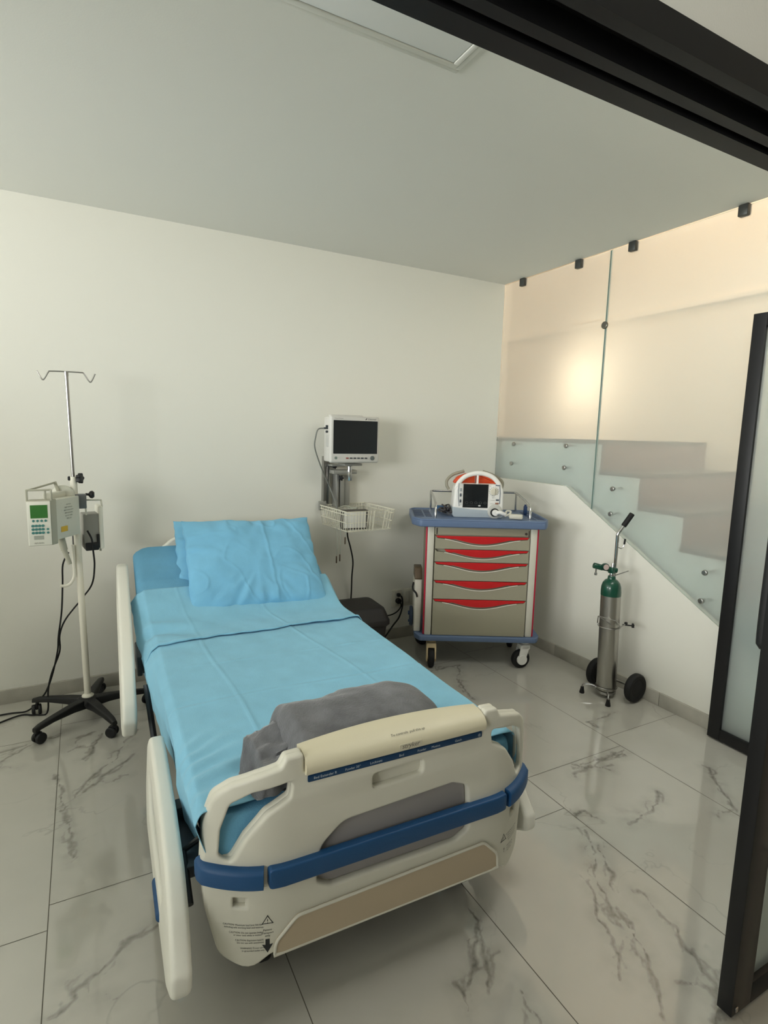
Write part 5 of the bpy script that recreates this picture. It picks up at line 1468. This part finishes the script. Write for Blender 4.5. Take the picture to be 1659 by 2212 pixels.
bm = BM(); q0 = v0 + RDx * 0.088 + Vector((0, 0, 0.01)); add_cyl(bm, q0, q0 + Vector((0, 0, -0.036)), 0.005, 10, r2=0.004); add_cyl(bm, q0 + Vector((0, 0, -0.026)), q0 + Vector((0, 0, -0.040)), 0.008, 10)
q1 = v0 + Vector((0.004, -0.006, 0.0)); add_cyl(bm, q1 + Vector((-0.002, -0.012, -0.026)), q1 + Vector((0.068, -0.045, 0.002)), 0.0034, 8); add_cyl(bm, v0 + Vector((0, 0, 0.01)), v0 + Vector((0.004, 0, 0.042)), 0.008, 12, r2=0.006)
obj('fittings', bm, CHROME, cy)

tr = thing('cylinder_trolley', 'chrome cylinder trolley with black grip and two black wheels by the right wall', 'trolley', OC)
bm = BM()
hx, hy = 0.055, -0.042     # the tube runs up behind the cylinder, on its right
P = [(0.045, 0.046, 0.035), (0.045, 0.046, 0.30), (0.044, 0.045, 0.60), (0.042, 0.043, 0.80), (0.040, 0.042, 0.915), (0.042, 0.041, 0.945), (0.056, 0.032, 0.974), (0.098, 0.006, 1.058)]
sp = smooth_path(P, 8)
add_tube(bm, sp, 0.0095, 12); obj('handle_tube', bm, CHROME, tr)
g0 = Vector(P[6]) + (Vector(P[7]) - Vector(P[6])) * 0.18; g1 = Vector(P[7]) + (Vector(P[7]) - Vector(P[6])) * 0.06
bm = BM(); add_cyl(bm, g0, g1, 0.0150, 18, bev=0.004); obj('grip', bm, BLACKRB, tr)
bm = BM(); add_tube(bm, smooth_path([(0.042, 0.036, 0.868), (0.056, 0.022, 0.862), (0.065, 0.015, 0.880), (0.068, 0.013, 0.910)], 5), 0.0032, 8); hk = obj('hose_hook', bm, CHROME, tr)
bm = BM(); add_cyl(bm, (0.0665, 0.0140, 0.888), (0.0685, 0.0125, 0.918), 0.0052, 10); obj('hook_tip', bm, BLACKRB, hk)
W0 = Vector((-0.132, -1.187, 0.08)) - OC; W1 = Vector((-0.098, -1.446, 0.082)) - OC
ax = (W1 - W0).normalized()
W0 = W0.copy(); W0.x += 0.020
bm = BM(); add_cyl(bm, W0, W1, 0.006, 12); obj('axle', bm, STEEL, tr)
for wc in (W0, W1):
    bm = BM(); add_lathe(bm, [(0.008, -0.019), (0.030, -0.016), (0.048, -0.013), (0.052, -0.017), (0.074, -0.019), (0.081, -0.012), (0.083, 0.0), (0.081, 0.012), (0.074, 0.019), (0.052, 0.017), (0.048, 0.013), (0.030, 0.016), (0.008, 0.019)],
              origin=wc + Vector((0, 0, 0.003)), axis=(W1 - W0).to_track_quat('Z', 'Y').to_matrix(), seg=40); wl = obj('wheel', bm, BLACKRB, tr)
for fx, fy in ((-0.279, -1.233), (-0.275, -1.416)):
    f = Vector((fx, fy, 0)) - OC
    bm = BM(); add_tube(bm, smooth_path([(f.x * 0.35, f.y * 0.35, 0.045), (f.x * 0.55, f.y * 0.55, 0.056), (f.x * 0.9, f.y * 0.9, 0.058), (f.x, f.y, 0.045), (f.x, f.y, 0.03)], 4), 0.0042, 8); lg = obj('leg', bm, CHROME, tr)
    bm = BM(); add_lathe(bm, [(0.014, 0.0005), (0.0145, 0.004), (0.010, 0.028), (0.009, 0.038)], origin=(f.x, f.y, 0), seg=18); obj('rubber_foot', bm, BLACKRB, lg)
bm = BM(); add_tube(bm, [(0.0585 * math.cos(a) + LX * 0.05, 0.0585 * math.sin(a), 0.060) for a in [2 * math.pi * k / 30 for k in range(30)]], 0.003, 6, closed=True)
add_lathe(bm, [(0.050, 0.020), (0.054, 0.022), (0.054, 0.036), (0.050, 0.039)], seg=30); obj('base_ring', bm, STEEL, tr)
bm = BM(); z = 0.43; cx, cyy = LX * z, 0.02 * z
add_tube(bm, smooth_path([(cx + 0.060 * math.cos(R(a)), cyy + 0.060 * math.sin(R(a)), z - 0.012) for a in range(-60, 301, 30)], 3), 0.003, 6)
tri = [(cx - 0.030, cyy - 0.052, z + 0.006), (cx - 0.085, cyy + 0.010, z + 0.055), (cx - 0.045, cyy + 0.045, z + 0.0)]
add_tube(bm, tri, 0.0035, 8); add_tube(bm, [(cx - 0.085, cyy + 0.010, z + 0.055), (cx - 0.02, cyy - 0.062, z + 0.04), (cx + 0.015, cyy - 0.065, z + 0.0), (cx + 0.045, cyy - 0.070, z + 0.012)], 0.003, 8)
cl = obj('clamp', bm, STEEL, tr)
bm = BM(); star_knob(bm, (cx + 0.088, cyy - 0.088, z + 0.004), (0.8, -0.6, 0), 0.014, 0.012); add_cyl(bm, (cx + 0.04, cyy - 0.058, z + 0.008), (cx + 0.086, cyy - 0.087, z + 0.004), 0.004); add_box(bm, (cx + 0.055, cyy - 0.067, z + 0.014), (0.014, 0.014, 0.02), 0.003); obj('knob', bm, BLACKPL, cl)
